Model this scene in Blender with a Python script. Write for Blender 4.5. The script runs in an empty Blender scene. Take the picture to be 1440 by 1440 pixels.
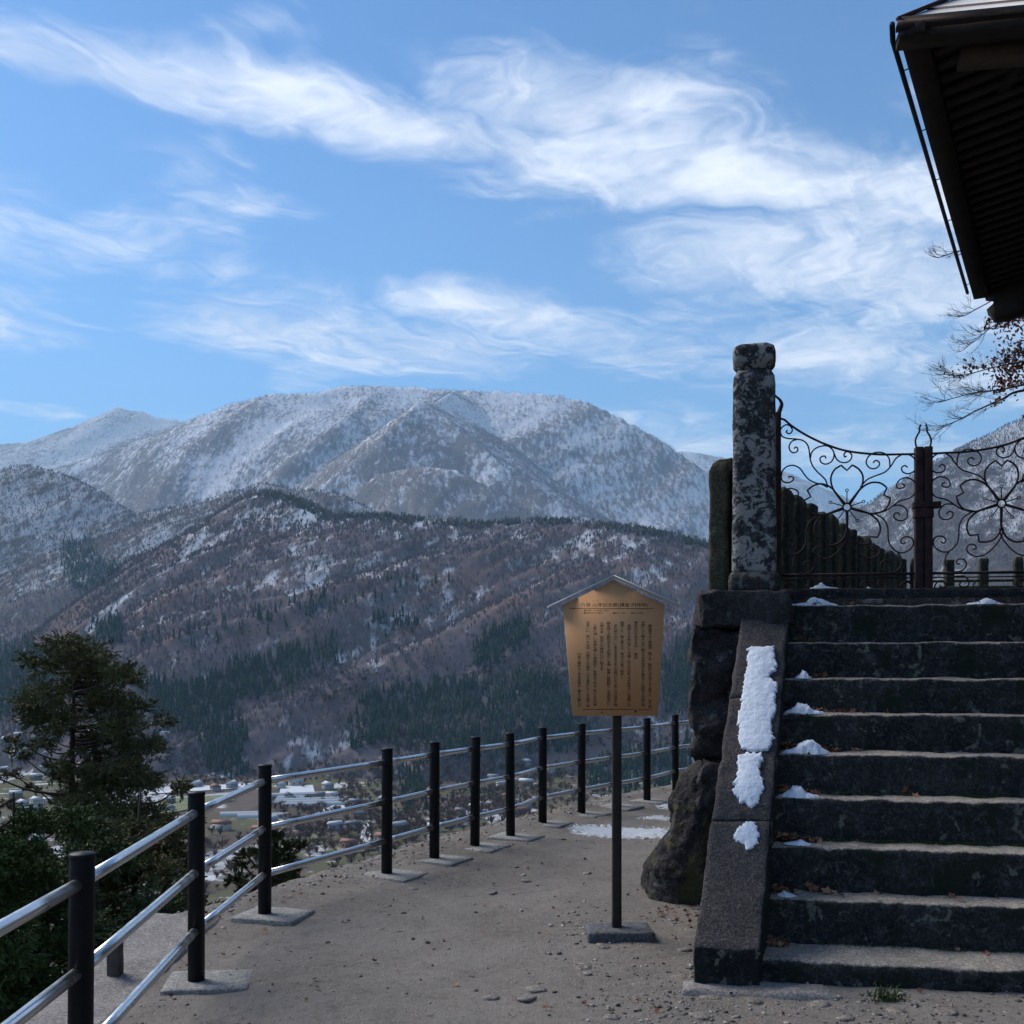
import bpy, bmesh, math, random
import numpy as np
from mathutils import Vector, Matrix

R = math.radians
rng = np.random.default_rng(7)
random.seed(7)
scene = bpy.context.scene
COL = scene.collection

# ------------------------------------------------------------------ camera
F = 1444.0            # focal length in photo pixels (photo is 1440 wide)
EYE = 1.55
HZ = 930.0            # horizon row of the photo
cam_d = bpy.data.cameras.new('camera')
cam = bpy.data.objects.new('camera', cam_d)
COL.objects.link(cam)
cam.location = (0, 0, EYE)
cam.rotation_euler = (R(90), 0, 0)
cam_d.sensor_width = 36.0
cam_d.lens = 36.0 * F / 1440.0
cam_d.shift_y = (HZ - 720.0) / 1440.0
cam_d.clip_start = 0.05
cam_d.clip_end = 40000
scene.camera = cam

def P(X, Y, d):
    return np.array([(X - 720.0) / F * d, d, EYE + (HZ - Y) / F * d])

# ------------------------------------------------------------------ node helper
class NT:
    def __init__(self, tree):
        self.t = tree
        self.n = tree.nodes
        self.l = tree.links
    def node(self, typ, **kw):
        nd = self.n.new(typ)
        for k, v in kw.items():
            setattr(nd, k, v)
        return nd
    def link(self, a, b):
        self.l.new(a, b)
    def val(self, sock, v):
        if isinstance(v, bpy.types.NodeSocket):
            self.l.new(v, sock)
        elif v is not None:
            sock.default_value = v
    def math(self, op, a, b=None, c=None, clamp=False):
        nd = self.node('ShaderNodeMath', operation=op, use_clamp=clamp)
        self.val(nd.inputs[0], a)
        if b is not None: self.val(nd.inputs[1], b)
        if c is not None: self.val(nd.inputs[2], c)
        return nd.outputs[0]
    def vmath(self, op, a, b=None, out=0):
        nd = self.node('ShaderNodeVectorMath', operation=op)
        self.val(nd.inputs[0], a)
        if b is not None: self.val(nd.inputs[1], b)
        return nd.outputs[out]
    def noise(self, vec, scale, detail=4, rough=0.55, dist=0.0, out=0, lac=2.0):
        nd = self.node('ShaderNodeTexNoise')
        if vec is not None: self.link(vec, nd.inputs['Vector'])
        nd.inputs['Scale'].default_value = scale
        nd.inputs['Detail'].default_value = detail
        nd.inputs['Roughness'].default_value = rough
        nd.inputs['Distortion'].default_value = dist
        nd.inputs['Lacunarity'].default_value = lac
        return nd.outputs[out]
    def voronoi(self, vec, scale, feature='F1', out='Distance', rand=1.0):
        nd = self.node('ShaderNodeTexVoronoi', feature=feature)
        if vec is not None: self.link(vec, nd.inputs['Vector'])
        nd.inputs['Scale'].default_value = scale
        nd.inputs['Randomness'].default_value = rand
        return nd.outputs[out]
    def ramp(self, fac, stops, interp='LINEAR'):
        nd = self.node('ShaderNodeValToRGB')
        cr = nd.color_ramp
        cr.interpolation = interp
        while len(cr.elements) < len(stops):
            cr.elements.new(0.5)
        for e, (p, c) in zip(cr.elements, stops):
            e.position = p
            e.color = (c[0], c[1], c[2], 1) if not isinstance(c, (int, float)) else (c, c, c, 1)
        self.link(fac, nd.inputs[0])
        return nd.outputs[0]
    def mix(self, fac, a, b, blend='MIX'):
        nd = self.node('ShaderNodeMix', data_type='RGBA', blend_type=blend)
        self.val(nd.inputs[0], fac)
        for s, v in ((nd.inputs[6], a), (nd.inputs[7], b)):
            if isinstance(v, (tuple, list)):
                s.default_value = (v[0], v[1], v[2], 1)
            else:
                self.link(v, s)
        return nd.outputs[2]
    def smooth(self, v, lo, hi, a=0.0, b=1.0):
        nd = self.node('ShaderNodeMapRange', interpolation_type='SMOOTHSTEP')
        self.val(nd.inputs[0], v)
        nd.inputs[1].default_value = lo; nd.inputs[2].default_value = hi
        nd.inputs[3].default_value = a; nd.inputs[4].default_value = b
        return nd.outputs[0]
    def mapping(self, vec, scale=(1, 1, 1), rot=(0, 0, 0), loc=(0, 0, 0)):
        nd = self.node('ShaderNodeMapping')
        self.link(vec, nd.inputs[0])
        nd.inputs['Location'].default_value = loc
        nd.inputs['Rotation'].default_value = rot
        nd.inputs['Scale'].default_value = scale
        return nd.outputs[0]

# ------------------------------------------------------------------ world, sun, exposure
SUN_EL, SUN_AZ = R(44), R(-58)      # azimuth measured from +Y towards +X
world = bpy.data.worlds.new('World')
scene.world = world
world.use_nodes = True
w = NT(world.node_tree)
for nd in list(w.n): w.n.remove(nd)
sky = w.node('ShaderNodeTexSky', sky_type='NISHITA')
sky.sun_disc = False
sky.sun_elevation = SUN_EL
sky.sun_rotation = SUN_AZ
sky.altitude = 400
sky.air_density = 1.0
sky.dust_density = 0.3
sky.ozone_density = 1.4
tc = w.node('ShaderNodeTexCoord')
sep = w.node('ShaderNodeSeparateXYZ')
w.link(tc.outputs['Generated'], sep.inputs[0])
zz = w.math('ADD', w.math('MAXIMUM', sep.outputs[2], 0.0), 0.02)
px = w.math('DIVIDE', sep.outputs[0], zz)
py = w.math('DIVIDE', sep.outputs[1], zz)
comb = w.node('ShaderNodeCombineXYZ')
w.link(px, comb.inputs[0]); w.link(py, comb.inputs[1])
pl = comb.outputs[0]                 # a flat cirrus layer seen from below
# warp
def vscale(v, k):
    o_ = w.vmath('SCALE', v)
    o_.node.inputs[3].default_value = k
    return o_
wc = w.vmath('SUBTRACT', w.noise(pl, 1.3, 3, 0.55, 0.0, out=1), (0.5, 0.5, 0.5))
wc2 = w.vmath('SUBTRACT', w.noise(pl, 4.2, 3, 0.55, 0.0, out=1), (0.5, 0.5, 0.5))
plw = w.vmath('ADD', w.vmath('ADD', pl, vscale(wc, 0.75)), vscale(wc2, 0.20))
BA = R(17)                           # the bands run along this bearing in the layer
along = w.mapping(plw, (1, 1, 1), (0, 0, -BA))
fib = w.noise(w.mapping(along, (1.4, 2.5, 1), (0, 0, 0.10), (3.1, 1.7, 0)), 1.9, 6, 0.60, 0.5)
hair = w.noise(w.mapping(w.mapping(plw, (1, 1, 1), (0, 0, 0.65)), (13.0, 1.8, 1), (0, 0, 0), (0.4, 2.2, 0)), 1.5, 4, 0.55, 0.4)
puff = w.noise(w.mapping(plw, (1, 1.15, 1), (0, 0, 0.5), (7.3, 0.9, 0)), 2.7, 6, 0.58, 0.25)
big = w.noise(pl, 0.55, 2, 0.5, 0.0)
fine = w.noise(w.mapping(plw, (1.0, 1.5, 1), (0, 0, 0.4), (2.3, 5.9, 0)), 9.5, 5, 0.62, 0.8)
veil = w.noise(w.mapping(pl, (1, 1, 1), (0, 0, 0), (4.4, 1.3, 0)), 1.5, 3, 0.5, 0.3)
sb = w.node('ShaderNodeSeparateXYZ')
w.link(w.mapping(w.vmath('ADD', pl, vscale(wc, 0.34)), (1, 1, 1), (0, 0, -BA)), sb.inputs[0])
bx_, by_ = sb.outputs[0], sb.outputs[1]
def band(c, wd, x0=None, x1=None, f0=0.25, f1=0.35):
    t = w.math('DIVIDE', w.math('SUBTRACT', by_, c), wd)
    e = w.math('EXPONENT', w.math('MULTIPLY', w.math('MULTIPLY', t, t), -1.0))
    if x0 is not None:
        e = w.math('MULTIPLY', e, w.smooth(bx_, x0 - f0, x0 + f0))
    if x1 is not None:
        e = w.math('MULTIPLY', e, w.smooth(bx_, x1 - f1, x1 + f1, 1.0, 0.0))
    return e
env = None
for c_, wd_, x0_, x1_, k_ in ((1.78, 0.13, None, None, 1.0), (1.66, 0.16, 0.35, 0.85, 1.1), (1.82, 0.24, 0.45, None, 1.0), (2.15, 0.36, 0.95, None, 0.92), (2.75, 0.45, 1.05, None, 0.80),
                              (2.62, 0.20, 0.45, 1.1, 0.95), (3.0, 0.34, -0.1, 1.0, 0.92), (2.45, 0.40, None, -0.30, 0.92), (3.1, 0.40, None, -0.25, 0.85), (3.9, 0.6, 1.4, None, 0.85), (1.45, 0.14, 1.1, None, 0.7)):
    e_ = w.math('MULTIPLY', band(c_, wd_, x0_, x1_), k_)
    env = e_ if env is None else w.math('MAXIMUM', env, e_)
# elsewhere in the sky the same kind of cirrus comes and goes
env = w.math('MAXIMUM', env, w.math('MULTIPLY', w.smooth(big, 0.42, 0.7), w.smooth(w.math('ABSOLUTE', w.math('SUBTRACT', by_, 2.6)), 1.9, 3.0, 0.0, 0.8)))
env = w.math('MAXIMUM', env, w.smooth(veil, 0.44, 0.70, 0.0, 0.62))
tex = w.math('ADD', w.math('ADD', w.math('MULTIPLY', fib, 0.34), w.math('MULTIPLY', fine, 0.20)), w.math('ADD', w.math('MULTIPLY', hair, 0.26), w.math('MULTIPLY', puff, 0.46)))
lift = w.math('SUBTRACT', w.math('ADD', w.math('MULTIPLY', tex, 1.9), w.math('MULTIPLY', env, 0.80)), 1.52)
cl = w.smooth(lift, -0.12, 0.80)
cl = w.math('MULTIPLY', cl, w.smooth(env, 0.0, 0.45))
cl = w.math('MULTIPLY', cl, w.smooth(sep.outputs[2], 0.05, 0.25, 0.3, 1.0))
cl = w.math('MULTIPLY', cl, 0.95)
gm = w.node('ShaderNodeGamma')
w.link(sky.outputs[0], gm.inputs[0]); gm.inputs[1].default_value = 1.2
skyc = w.vmath('MULTIPLY', gm.outputs[0], (0.41, 0.59, 0.715))
cloudc = w.mix(w.smooth(puff, 0.35, 0.65), (5.8, 6.2, 7.0), (7.8, 8.0, 8.4))
skyc = w.mix(w.math('MULTIPLY', w.math('EXPONENT', w.math('MULTIPLY', w.math('MAXIMUM', sep.outputs[2], 0.0), -4.0)), 0.6), skyc, (3.4, 5.4, 7.4))
col = w.mix(cl, skyc, cloudc)
bg = w.node('ShaderNodeBackground')
w.link(col, bg.inputs[0])
bg.inputs[1].default_value = 0.085
out = w.node('ShaderNodeOutputWorld')
w.link(bg.outputs[0], out.inputs[0])

sun_d = bpy.data.lights.new('sun', 'SUN')
sun_d.energy = 2.4
sun_d.angle = R(36)
sun_d.color = (1.0, 0.92, 0.82)
sun = bpy.data.objects.new('sun', sun_d)
COL.objects.link(sun)
sd = Vector((math.sin(SUN_AZ) * math.cos(SUN_EL), math.cos(SUN_AZ) * math.cos(SUN_EL), math.sin(SUN_EL)))
sun.rotation_euler = (-sd).to_track_quat('-Z', 'Y').to_euler()
sun.location = (-30, 20, 60)

vs = scene.view_settings
vs.view_transform = 'Standard'
vs.look = 'None'
vs.exposure = 1.03
vs.gamma = 1.0
vs.use_curve_mapping = False
scene.cycles.use_denoising = True
scene.cycles.caustics_reflective = False
scene.cycles.caustics_refractive = False
scene.cycles.max_bounces = 6
scene.cycles.diffuse_bounces = 2
scene.cycles.volume_bounces = 0
scene.cycles.volume_step_rate = 4

# ------------------------------------------------------------------ object helpers
def tag(o, label=None, cat=None, group=None, kind=None):
    if label: o['label'] = label
    if cat: o['category'] = cat
    if group: o['group'] = group
    if kind: o['kind'] = kind
    return o

def empty(name, loc=(0, 0, 0), rz=0.0):
    o = bpy.data.objects.new(name, None)
    o.empty_display_size = 0.1
    o.location = loc
    o.rotation_euler = (0, 0, rz)
    COL.objects.link(o)
    return o

def link(name, me, mats, parent=None, loc=None, smooth=False):
    if not isinstance(mats, (list, tuple)): mats = [mats]
    if not me.materials:
        for m in mats: me.materials.append(m)
    if smooth:
        me.polygons.foreach_set('use_smooth', np.ones(len(me.polygons), dtype=bool))
    o = bpy.data.objects.new(name, me)
    COL.objects.link(o)
    if parent is not None: o.parent = parent
    if loc is not None: o.location = loc
    return o

def mesh_np(name, V, faces, mat_idx=None):
    """faces: (n,k) array, or list of such arrays"""
    me = bpy.data.meshes.new(name)
    V = np.asarray(V, dtype=np.float32)
    if not isinstance(faces, list): faces = [faces]
    faces = [np.asarray(f, dtype=np.int32) for f in faces if len(f)]
    me.vertices.add(len(V))
    me.vertices.foreach_set('co', V.ravel())
    tot = sum(f.size for f in faces)
    npoly = sum(len(f) for f in faces)
    me.loops.add(tot)
    me.loops.foreach_set('vertex_index', np.concatenate([f.ravel() for f in faces]))
    me.polygons.add(npoly)
    st, cur = [], 0
    for f in faces:
        st.append(np.arange(len(f), dtype=np.int32) * f.shape[1] + cur)
        cur += f.size
    me.polygons.foreach_set('loop_start', np.concatenate(st))
    if mat_idx is not None:
        me.polygons.foreach_set('material_index', np.asarray(mat_idx, dtype=np.int32))
    me.update(calc_edges=True)
    return me

# numpy gradient noise ------------------------------------------------
_perm = rng.permutation(512).astype(np.int64)
_perm = np.concatenate([_perm, _perm])
_g3 = rng.normal(size=(512, 3)); _g3 /= np.linalg.norm(_g3, axis=1)[:, None]
def perlin3(p):
    p = np.asarray(p, dtype=np.float64)
    i = np.floor(p).astype(np.int64); f = p - i
    i &= 511
    u = f * f * f * (f * (f * 6 - 15) + 10)
    res = 0
    for dx in (0, 1):
        for dy in (0, 1):
            for dz in (0, 1):
                h = _perm[(_perm[(_perm[(i[:, 0] + dx) & 511] + i[:, 1] + dy) & 511] + i[:, 2] + dz) & 511]
                g = _g3[h]
                d = g[:, 0] * (f[:, 0] - dx) + g[:, 1] * (f[:, 1] - dy) + g[:, 2] * (f[:, 2] - dz)
                wx = u[:, 0] if dx else 1 - u[:, 0]
                wy = u[:, 1] if dy else 1 - u[:, 1]
                wz = u[:, 2] if dz else 1 - u[:, 2]
                res = res + d * wx * wy * wz
    return res * 1.5
_g2 = rng.normal(size=(512, 2)); _g2 /= np.linalg.norm(_g2, axis=1)[:, None]
def perlin2(x, y):
    ix = np.floor(x).astype(np.int64); iy = np.floor(y).astype(np.int64)
    fx = x - ix; fy = y - iy
    ix &= 511; iy &= 511
    u = fx * fx * fx * (fx * (fx * 6 - 15) + 10); v = fy * fy * fy * (fy * (fy * 6 - 15) + 10)
    res = 0
    for dx in (0, 1):
        for dy in (0, 1):
            g = _g2[_perm[(_perm[(ix + dx) & 511] + iy + dy) & 511]]
            res = res + (g[:, 0] * (fx - dx) + g[:, 1] * (fy - dy)) * (u if dx else 1 - u) * (v if dy else 1 - v)
    return res * 1.5
def fbm2(x, y, oct=5, gain=0.5, ridged=False):
    a, s, r = 1.0, 0.0, 0.0
    for k in range(oct):
        n = perlin2(x * 2 ** k + 17.3 * k, y * 2 ** k + 5.1 * k)
        if ridged: n = 1 - 2 * np.abs(n)
        r = r + a * n; s += a; a *= gain
    return r / s
def fbm3(p, oct=4, gain=0.5):
    a, s, r = 1.0, 0.0, 0.0
    for k in range(oct):
        r = r + a * perlin3(p * 2 ** k + 11.7 * k); s += a; a *= gain
    return r / s

# primitive builders ---------------------------------------------------
def axis_cuts(n, e):
    a = np.linspace(-1, 1, n + 1)
    if e > 0:
        a = np.unique(np.concatenate([a, [-1 + e, 1 - e]]))
    return a
def hexa(c8, cuts=(1, 1, 1), edge=(0, 0, 0), rnd=0.4, amp=0.0, freq=6.0, seed=0.0, oct=4):
    """c8: 8 corners, order (x-,y-,z-),(x+,y-,z-),(x+,y+,z-),(x-,y+,z-) then the same at z+.
    edge: chamfer width as a fraction per axis. Returns V, quads, face id (0..5: y-,y+,x-,x+,z-,z+)"""
    c8 = np.asarray(c8, float)
    ax = [axis_cuts(cuts[i], edge[i]) for i in range(3)]
    V, Fq, fid = [], [], []
    off = 0
    for face, (fx, sgn, a, b) in enumerate(((1, -1, 0, 2), (1, 1, 0, 2), (0, -1, 1, 2), (0, 1, 1, 2), (2, -1, 0, 1), (2, 1, 0, 1))):
        A, B = np.meshgrid(ax[a], ax[b], indexing='ij')
        p = np.zeros(A.shape + (3,))
        p[..., a] = A; p[..., b] = B; p[..., fx] = sgn
        na, nb = A.shape
        idx = np.arange(na * nb).reshape(na, nb) + off
        q = np.stack([idx[:-1, :-1], idx[1:, :-1], idx[1:, 1:], idx[:-1, 1:]], -1).reshape(-1, 4)
        flip = (face in (1, 2, 4))
        if flip: q = q[:, ::-1]
        V.append(p.reshape(-1, 3)); Fq.append(q); fid.append(np.full(len(q), face)); off += na * nb
    V = np.concatenate(V); Fq = np.concatenate(Fq); fid = np.concatenate(fid)
    # weld
    key = np.round(V, 5)
    uq, inv = np.unique(key, axis=0, return_inverse=True)
    inv = inv.ravel()
    V = uq; Fq = inv[Fq]
    ext = np.abs(np.abs(V) - 1) < 1e-6
    cnt = ext.sum(1)
    for i in range(3):
        if edge[i] > 0:
            m = ext[:, i] & (cnt >= 2)
            V[m, i] *= (1 - edge[i] * rnd)
    t = (V + 1) / 2
    x, y, z = t[:, 0:1], t[:, 1:2], t[:, 2:3]
    bot = c8[0] * (1 - x) * (1 - y) + c8[1] * x * (1 - y) + c8[2] * x * y + c8[3] * (1 - x) * y
    top = c8[4] * (1 - x) * (1 - y) + c8[5] * x * (1 - y) + c8[6] * x * y + c8[7] * (1 - x) * y
    W = bot * (1 - z) + top * z
    if amp > 0:
        W = W + amp * np.stack([fbm3(W * freq + seed + 31.7 * k, oct) for k in range(3)], -1)
    return W, Fq, fid
def box8(x0, x1, y0, y1, z0, z1):
    return [(x0, y0, z0), (x1, y0, z0), (x1, y1, z0), (x0, y1, z0), (x0, y0, z1), (x1, y0, z1), (x1, y1, z1), (x0, y1, z1)]
def plan8(pts, z0, z1):
    """four plan points in the order near-left, near-right, far-right, far-left"""
    return [(p[0], p[1], z0) for p in pts] + [(p[0], p[1], z1) for p in pts]

def smooth_line(pts, n=6, closed=False):
    p = np.asarray(pts, float)
    if len(p) < 3: return p
    if closed:
        q = np.concatenate([p[-1:], p, p[:2]])
    else:
        q = np.concatenate([2 * p[:1] - p[1:2], p, 2 * p[-1:] - p[-2:-1]])
    o = []
    for i in range(len(q) - 3):
        p0, p1, p2, p3 = q[i:i + 4]
        for t in np.linspace(0, 1, n, endpoint=False):
            o.append(0.5 * (2 * p1 + (p2 - p0) * t + (2 * p0 - 5 * p1 + 4 * p2 - p3) * t * t + (3 * p1 - p0 - 3 * p2 + p3) * t ** 3))
    if not closed: o.append(q[-2])
    return np.array(o)

def tube(pts, rad, sides=8, up=(0, 0, 1), caps=True, flat=1.0, twist=0.0):
    p = np.asarray(pts, float)
    n = len(p)
    rad = np.broadcast_to(np.asarray(rad, float), (n,))
    tg = np.gradient(p, axis=0)
    tg /= np.linalg.norm(tg, axis=1)[:, None] + 1e-12
    up = np.asarray(up, float)
    s = np.cross(tg, up)
    bad = np.linalg.norm(s, axis=1) < 1e-3
    s[bad] = np.cross(tg[bad], np.array([1.0, 0.13, 0]))
    s /= np.linalg.norm(s, axis=1)[:, None]
    b = np.cross(s, tg)
    a = np.linspace(0, 2 * np.pi, sides, endpoint=False) + twist
    ring = np.cos(a)[None, :, None] * s[:, None, :] + np.sin(a)[None, :, None] * b[:, None, :] * flat
    V = (p[:, None, :] + ring * rad[:, None, None]).reshape(-1, 3)
    i = np.arange(n - 1)[:, None] * sides; j = np.arange(sides)[None, :]; jn = (j + 1) % sides
    Q = np.stack([i + j, i + jn, i + sides + jn, i + sides + j], -1).reshape(-1, 4)
    fs = [Q]
    if caps:
        c0, c1 = len(V), len(V) + 1
        V = np.concatenate([V, p[:1], p[-1:]])
        jj = np.arange(sides)
        fs.append(np.concatenate([np.stack([np.full(sides, c0), (jj + 1) % sides, jj], -1),
                                  np.stack([np.full(sides, c1), (n - 1) * sides + jj, (n - 1) * sides + (jj + 1) % sides], -1)]))
    return V, fs

class Mesher:
    """joins pieces of one part"""
    def __init__(self):
        self.V, self.F, self.M, self.n = [], {}, {}, 0
    def add(self, V, fs, mi=0):
        if not isinstance(fs, list): fs = [fs]
        for f in fs:
            f = np.asarray(f)
            self.F.setdefault(f.shape[1], []).append(f + self.n)
            self.M.setdefault(f.shape[1], []).append(np.full(len(f), mi) if np.isscalar(mi) else np.asarray(mi))
        self.V.append(np.asarray(V, float)); self.n += len(V)
    def mesh(self, name):
        ks = sorted(self.F)
        return mesh_np(name, np.concatenate(self.V), [np.concatenate(self.F[k]) for k in ks], np.concatenate([np.concatenate(self.M[k]) for k in ks]))

def ico(sub):
    bm = bmesh.new()
    bmesh.ops.create_icosphere(bm, subdivisions=sub, radius=1.0)
    V = np.array([v.co[:] for v in bm.verts]); Fc = np.array([[v.index for v in f.verts] for f in bm.faces])
    bm.free()
    return V, Fc

# ------------------------------------------------------------------ materials
MATS = {}
def new_mat(name):
    m = bpy.data.materials.new(name)
    m.use_nodes = True
    nt = NT(m.node_tree)
    b = m.node_tree.nodes['Principled BSDF']
    b.inputs['Specular IOR Level'].default_value = 0.3
    MATS[name] = m
    return m, nt, b
def bump(nt, b, h, strength=0.5, dist=0.02):
    bp = nt.node('ShaderNodeBump')
    bp.inputs['Strength'].default_value = strength
    bp.inputs['Distance'].default_value = dist
    nt.link(h, bp.inputs['Height'])
    nt.link(bp.outputs[0], b.inputs['Normal'])
def simple(name, c, rough=0.8, metal=0.0, var=0.25, scale=8.0, bmp=0.0, bs=40.0, spec=0.3):
    m, nt, b = new_mat(name)
    geo = nt.node('ShaderNodeNewGeometry')
    n = nt.noise(geo.outputs['Position'], scale, 5, 0.6)
    c1 = tuple(x * (1 - var) for x in c); c2 = tuple(min(1, x * (1 + var)) for x in c)
    nt.link(nt.ramp(n, [(0.3, c1), (0.7, c2)]), b.inputs['Base Color'])
    b.inputs['Roughness'].default_value = rough
    b.inputs['Metallic'].default_value = metal
    b.inputs['Specular IOR Level'].default_value = spec
    if bmp > 0:
        bump(nt, b, nt.noise(geo.outputs['Position'], bs, 5, 0.65), bmp, 0.01)
    return m

def stone_color(nt, pos, dark, mid, lichen, lich_lo=0.56, lich_hi=0.62, lscale=9.0, fscale=55.0, moss=None, moss_lo=0.58, speck=0.0, vary=1.5):
    n1 = nt.noise(pos, 3.2, 6, 0.65, 0.4)
    n2 = nt.noise(pos, fscale, 5, 0.7)
    c = nt.ramp(n1, [(0.30, dark), (0.72, mid)])
    c = nt.mix(nt.smooth(n2, 0.42, 0.70, 0.0, 0.6), c, tuple(min(1, x * 1.9) for x in mid))
    c = nt.mix(nt.smooth(nt.noise(pos, 17.0, 6, 0.7, 0.6), 0.50, 0.66, 0.0, 0.75), c, tuple(min(1, x * vary) for x in mid))
    c = nt.mix(nt.smooth(nt.noise(pos, fscale * 1.7, 3, 0.6), 0.35, 0.55, 0.55, 0.0), c, tuple(x * 0.35 for x in dark))
    if lichen:
        nl = nt.noise(pos, lscale, 6, 0.62, 0.9)
        nl2 = nt.noise(pos, lscale * 4.5, 4, 0.6, 0.3)
        lf = nt.smooth(nt.math('ADD', nl, nt.math('MULTIPLY', nt.math('SUBTRACT', nl2, 0.5), 0.42)), lich_lo, lich_hi, 0.0, 0.9)
        c = nt.mix(lf, c, nt.mix(n2, tuple(x * 0.7 for x in lichen), lichen))
    if moss:
        nm = nt.noise(pos, 4.4, 6, 0.65, 0.5)
        c = nt.mix(nt.smooth(nm, moss_lo, moss_lo + 0.09, 0.0, 0.85), c, nt.mix(n2, tuple(x * 0.4 for x in moss), moss))
    if speck > 0:
        sp = nt.voronoi(pos, 150.0)
        c = nt.mix(nt.smooth(sp, 0.12, 0.3, speck, 0.0), c, (0.35, 0.34, 0.33))
    h = nt.math('ADD', nt.math('MULTIPLY', n2, 0.6), nt.math('MULTIPLY', nt.noise(pos, 14.0, 6, 0.65), 1.0))
    return c, h
def stone_mat(name, *args, bmp=0.6, **kw):
    m, nt, b = new_mat(name)
    geo = nt.node('ShaderNodeNewGeometry')
    c, h = stone_color(nt, geo.outputs['Position'], *args, **kw)
    nt.link(c, b.inputs['Base Color'])
    b.inputs['Roughness'].default_value = 0.9
    b.inputs['Specular IOR Level'].default_value = 0.18
    bump(nt, b, h, bmp, 0.025)
    return m
M_riser = stone_mat('algae_black_stone', (0.006, 0.007, 0.009), (0.026, 0.027, 0.027), (0.16, 0.17, 0.14), 0.615, 0.66, 6.0, vary=2.2, moss=(0.022, 0.032, 0.018), moss_lo=0.54)
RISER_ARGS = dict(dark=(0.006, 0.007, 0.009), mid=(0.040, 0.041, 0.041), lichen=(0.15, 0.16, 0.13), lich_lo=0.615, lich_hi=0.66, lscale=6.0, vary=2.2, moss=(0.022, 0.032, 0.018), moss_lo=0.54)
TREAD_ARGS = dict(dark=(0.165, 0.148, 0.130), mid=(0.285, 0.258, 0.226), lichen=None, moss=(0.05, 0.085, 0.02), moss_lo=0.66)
def step_mat():
    # algae-black risers; the tread tops are scuffed clean by feet, with a ragged worn nosing
    m, nt, b = new_mat('algae_and_worn_step_stone')
    geo = nt.node('ShaderNodeNewGeometry'); pos = geo.outputs['Position']
    c1, h1 = stone_color(nt, pos, **RISER_ARGS)
    c2, h2 = stone_color(nt, pos, **TREAD_ARGS)
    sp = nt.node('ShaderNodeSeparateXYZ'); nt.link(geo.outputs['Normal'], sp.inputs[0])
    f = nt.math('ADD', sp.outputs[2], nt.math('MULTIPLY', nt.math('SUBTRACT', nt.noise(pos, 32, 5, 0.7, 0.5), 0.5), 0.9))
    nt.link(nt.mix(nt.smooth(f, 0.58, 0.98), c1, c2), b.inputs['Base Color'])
    b.inputs['Roughness'].default_value = 0.92
    b.inputs['Specular IOR Level'].default_value = 0.15
    bp = nt.node('ShaderNodeBump'); bp.inputs['Strength'].default_value = 0.6; bp.inputs['Distance'].default_value = 0.02
    nt.link(h1, bp.inputs['Height']); nt.link(bp.outputs[0], b.inputs['Normal'])
    return m
M_step = step_mat()
M_string = stone_mat('pitted_stringer_stone', (0.040, 0.036, 0.038), (0.085, 0.076, 0.074), (0.13, 0.12, 0.115), 0.60, 0.68, 24.0, fscale=70.0, bmp=1.0, speck=0.6, vary=0.35)
M_wall = stone_mat('dark_wall_stone', (0.016, 0.015, 0.017), (0.050, 0.046, 0.047), (0.16, 0.165, 0.155), 0.60, 0.66, 5.0, bmp=1.0, vary=2.0)
M_pillar = stone_mat('lichen_pillar_stone', (0.013, 0.014, 0.016), (0.045, 0.046, 0.048), (0.33, 0.33, 0.315), 0.465, 0.565, 10.5, bmp=0.8, vary=2.4)
M_picket = stone_mat('mossy_fence_stone', (0.018, 0.018, 0.012), (0.060, 0.056, 0.036), (0.17, 0.16, 0.12), 0.64, 0.72, 8.0, moss=(0.034, 0.036, 0.018), moss_lo=0.55)
M_boulder = stone_mat('mossy_boulder_stone', (0.013, 0.012, 0.014), (0.040, 0.037, 0.038), (0.12, 0.115, 0.10), 0.62, 0.68, 6.0, moss=(0.11, 0.105, 0.05), moss_lo=0.52, bmp=1.0, vary=2.0)
M_concrete = stone_mat('pale_concrete', (0.15, 0.147, 0.138), (0.245, 0.24, 0.228), None, bmp=0.35)
M_block = stone_mat('sign_base_concrete', (0.05, 0.05, 0.052), (0.12, 0.12, 0.125), None, moss=(0.035, 0.04, 0.025), moss_lo=0.58, bmp=0.4)
M_ledge = stone_mat('ledge_concrete', (0.15, 0.138, 0.132), (0.225, 0.21, 0.20), None, bmp=0.5)
M_stone = stone_mat('grey_gravel_stone', (0.10, 0.088, 0.078), (0.23, 0.205, 0.18), None, bmp=0.6)
M_post = simple('dark_brown_post_paint', (0.006, 0.006, 0.008), 0.5, 0.0, 0.3, 20, 0.1, 120, 0.2)
M_rust = simple('rusty_wrought_iron', (0.028, 0.015, 0.015), 0.75, 0.0, 0.45, 30, 0.4, 150, 0.3)
M_rust2 = simple('rusty_gate_stile', (0.033, 0.019, 0.018), 0.8, 0.0, 0.5, 18, 0.4, 120, 0.25)
M_pole = simple('dark_sign_pole_wood', (0.028, 0.021, 0.017), 0.8, 0.0, 0.35, 12, 0.2, 80)
M_board = None
M_ink = simple('brown_black_ink', (0.018, 0.010, 0.008), 0.8, 0.0, 0.1)
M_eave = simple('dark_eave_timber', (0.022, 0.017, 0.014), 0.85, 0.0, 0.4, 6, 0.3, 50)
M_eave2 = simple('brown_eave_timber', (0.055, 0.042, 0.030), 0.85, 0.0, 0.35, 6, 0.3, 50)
M_roofmetal = simple('grey_roof_sheet', (0.55, 0.56, 0.55), 0.45, 0.0, 0.12, 4, 0.1, 40, 0.5)
M_seam = simple('red_brown_roof_seam', (0.045, 0.012, 0.018), 0.6, 0.0, 0.2)
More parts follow.
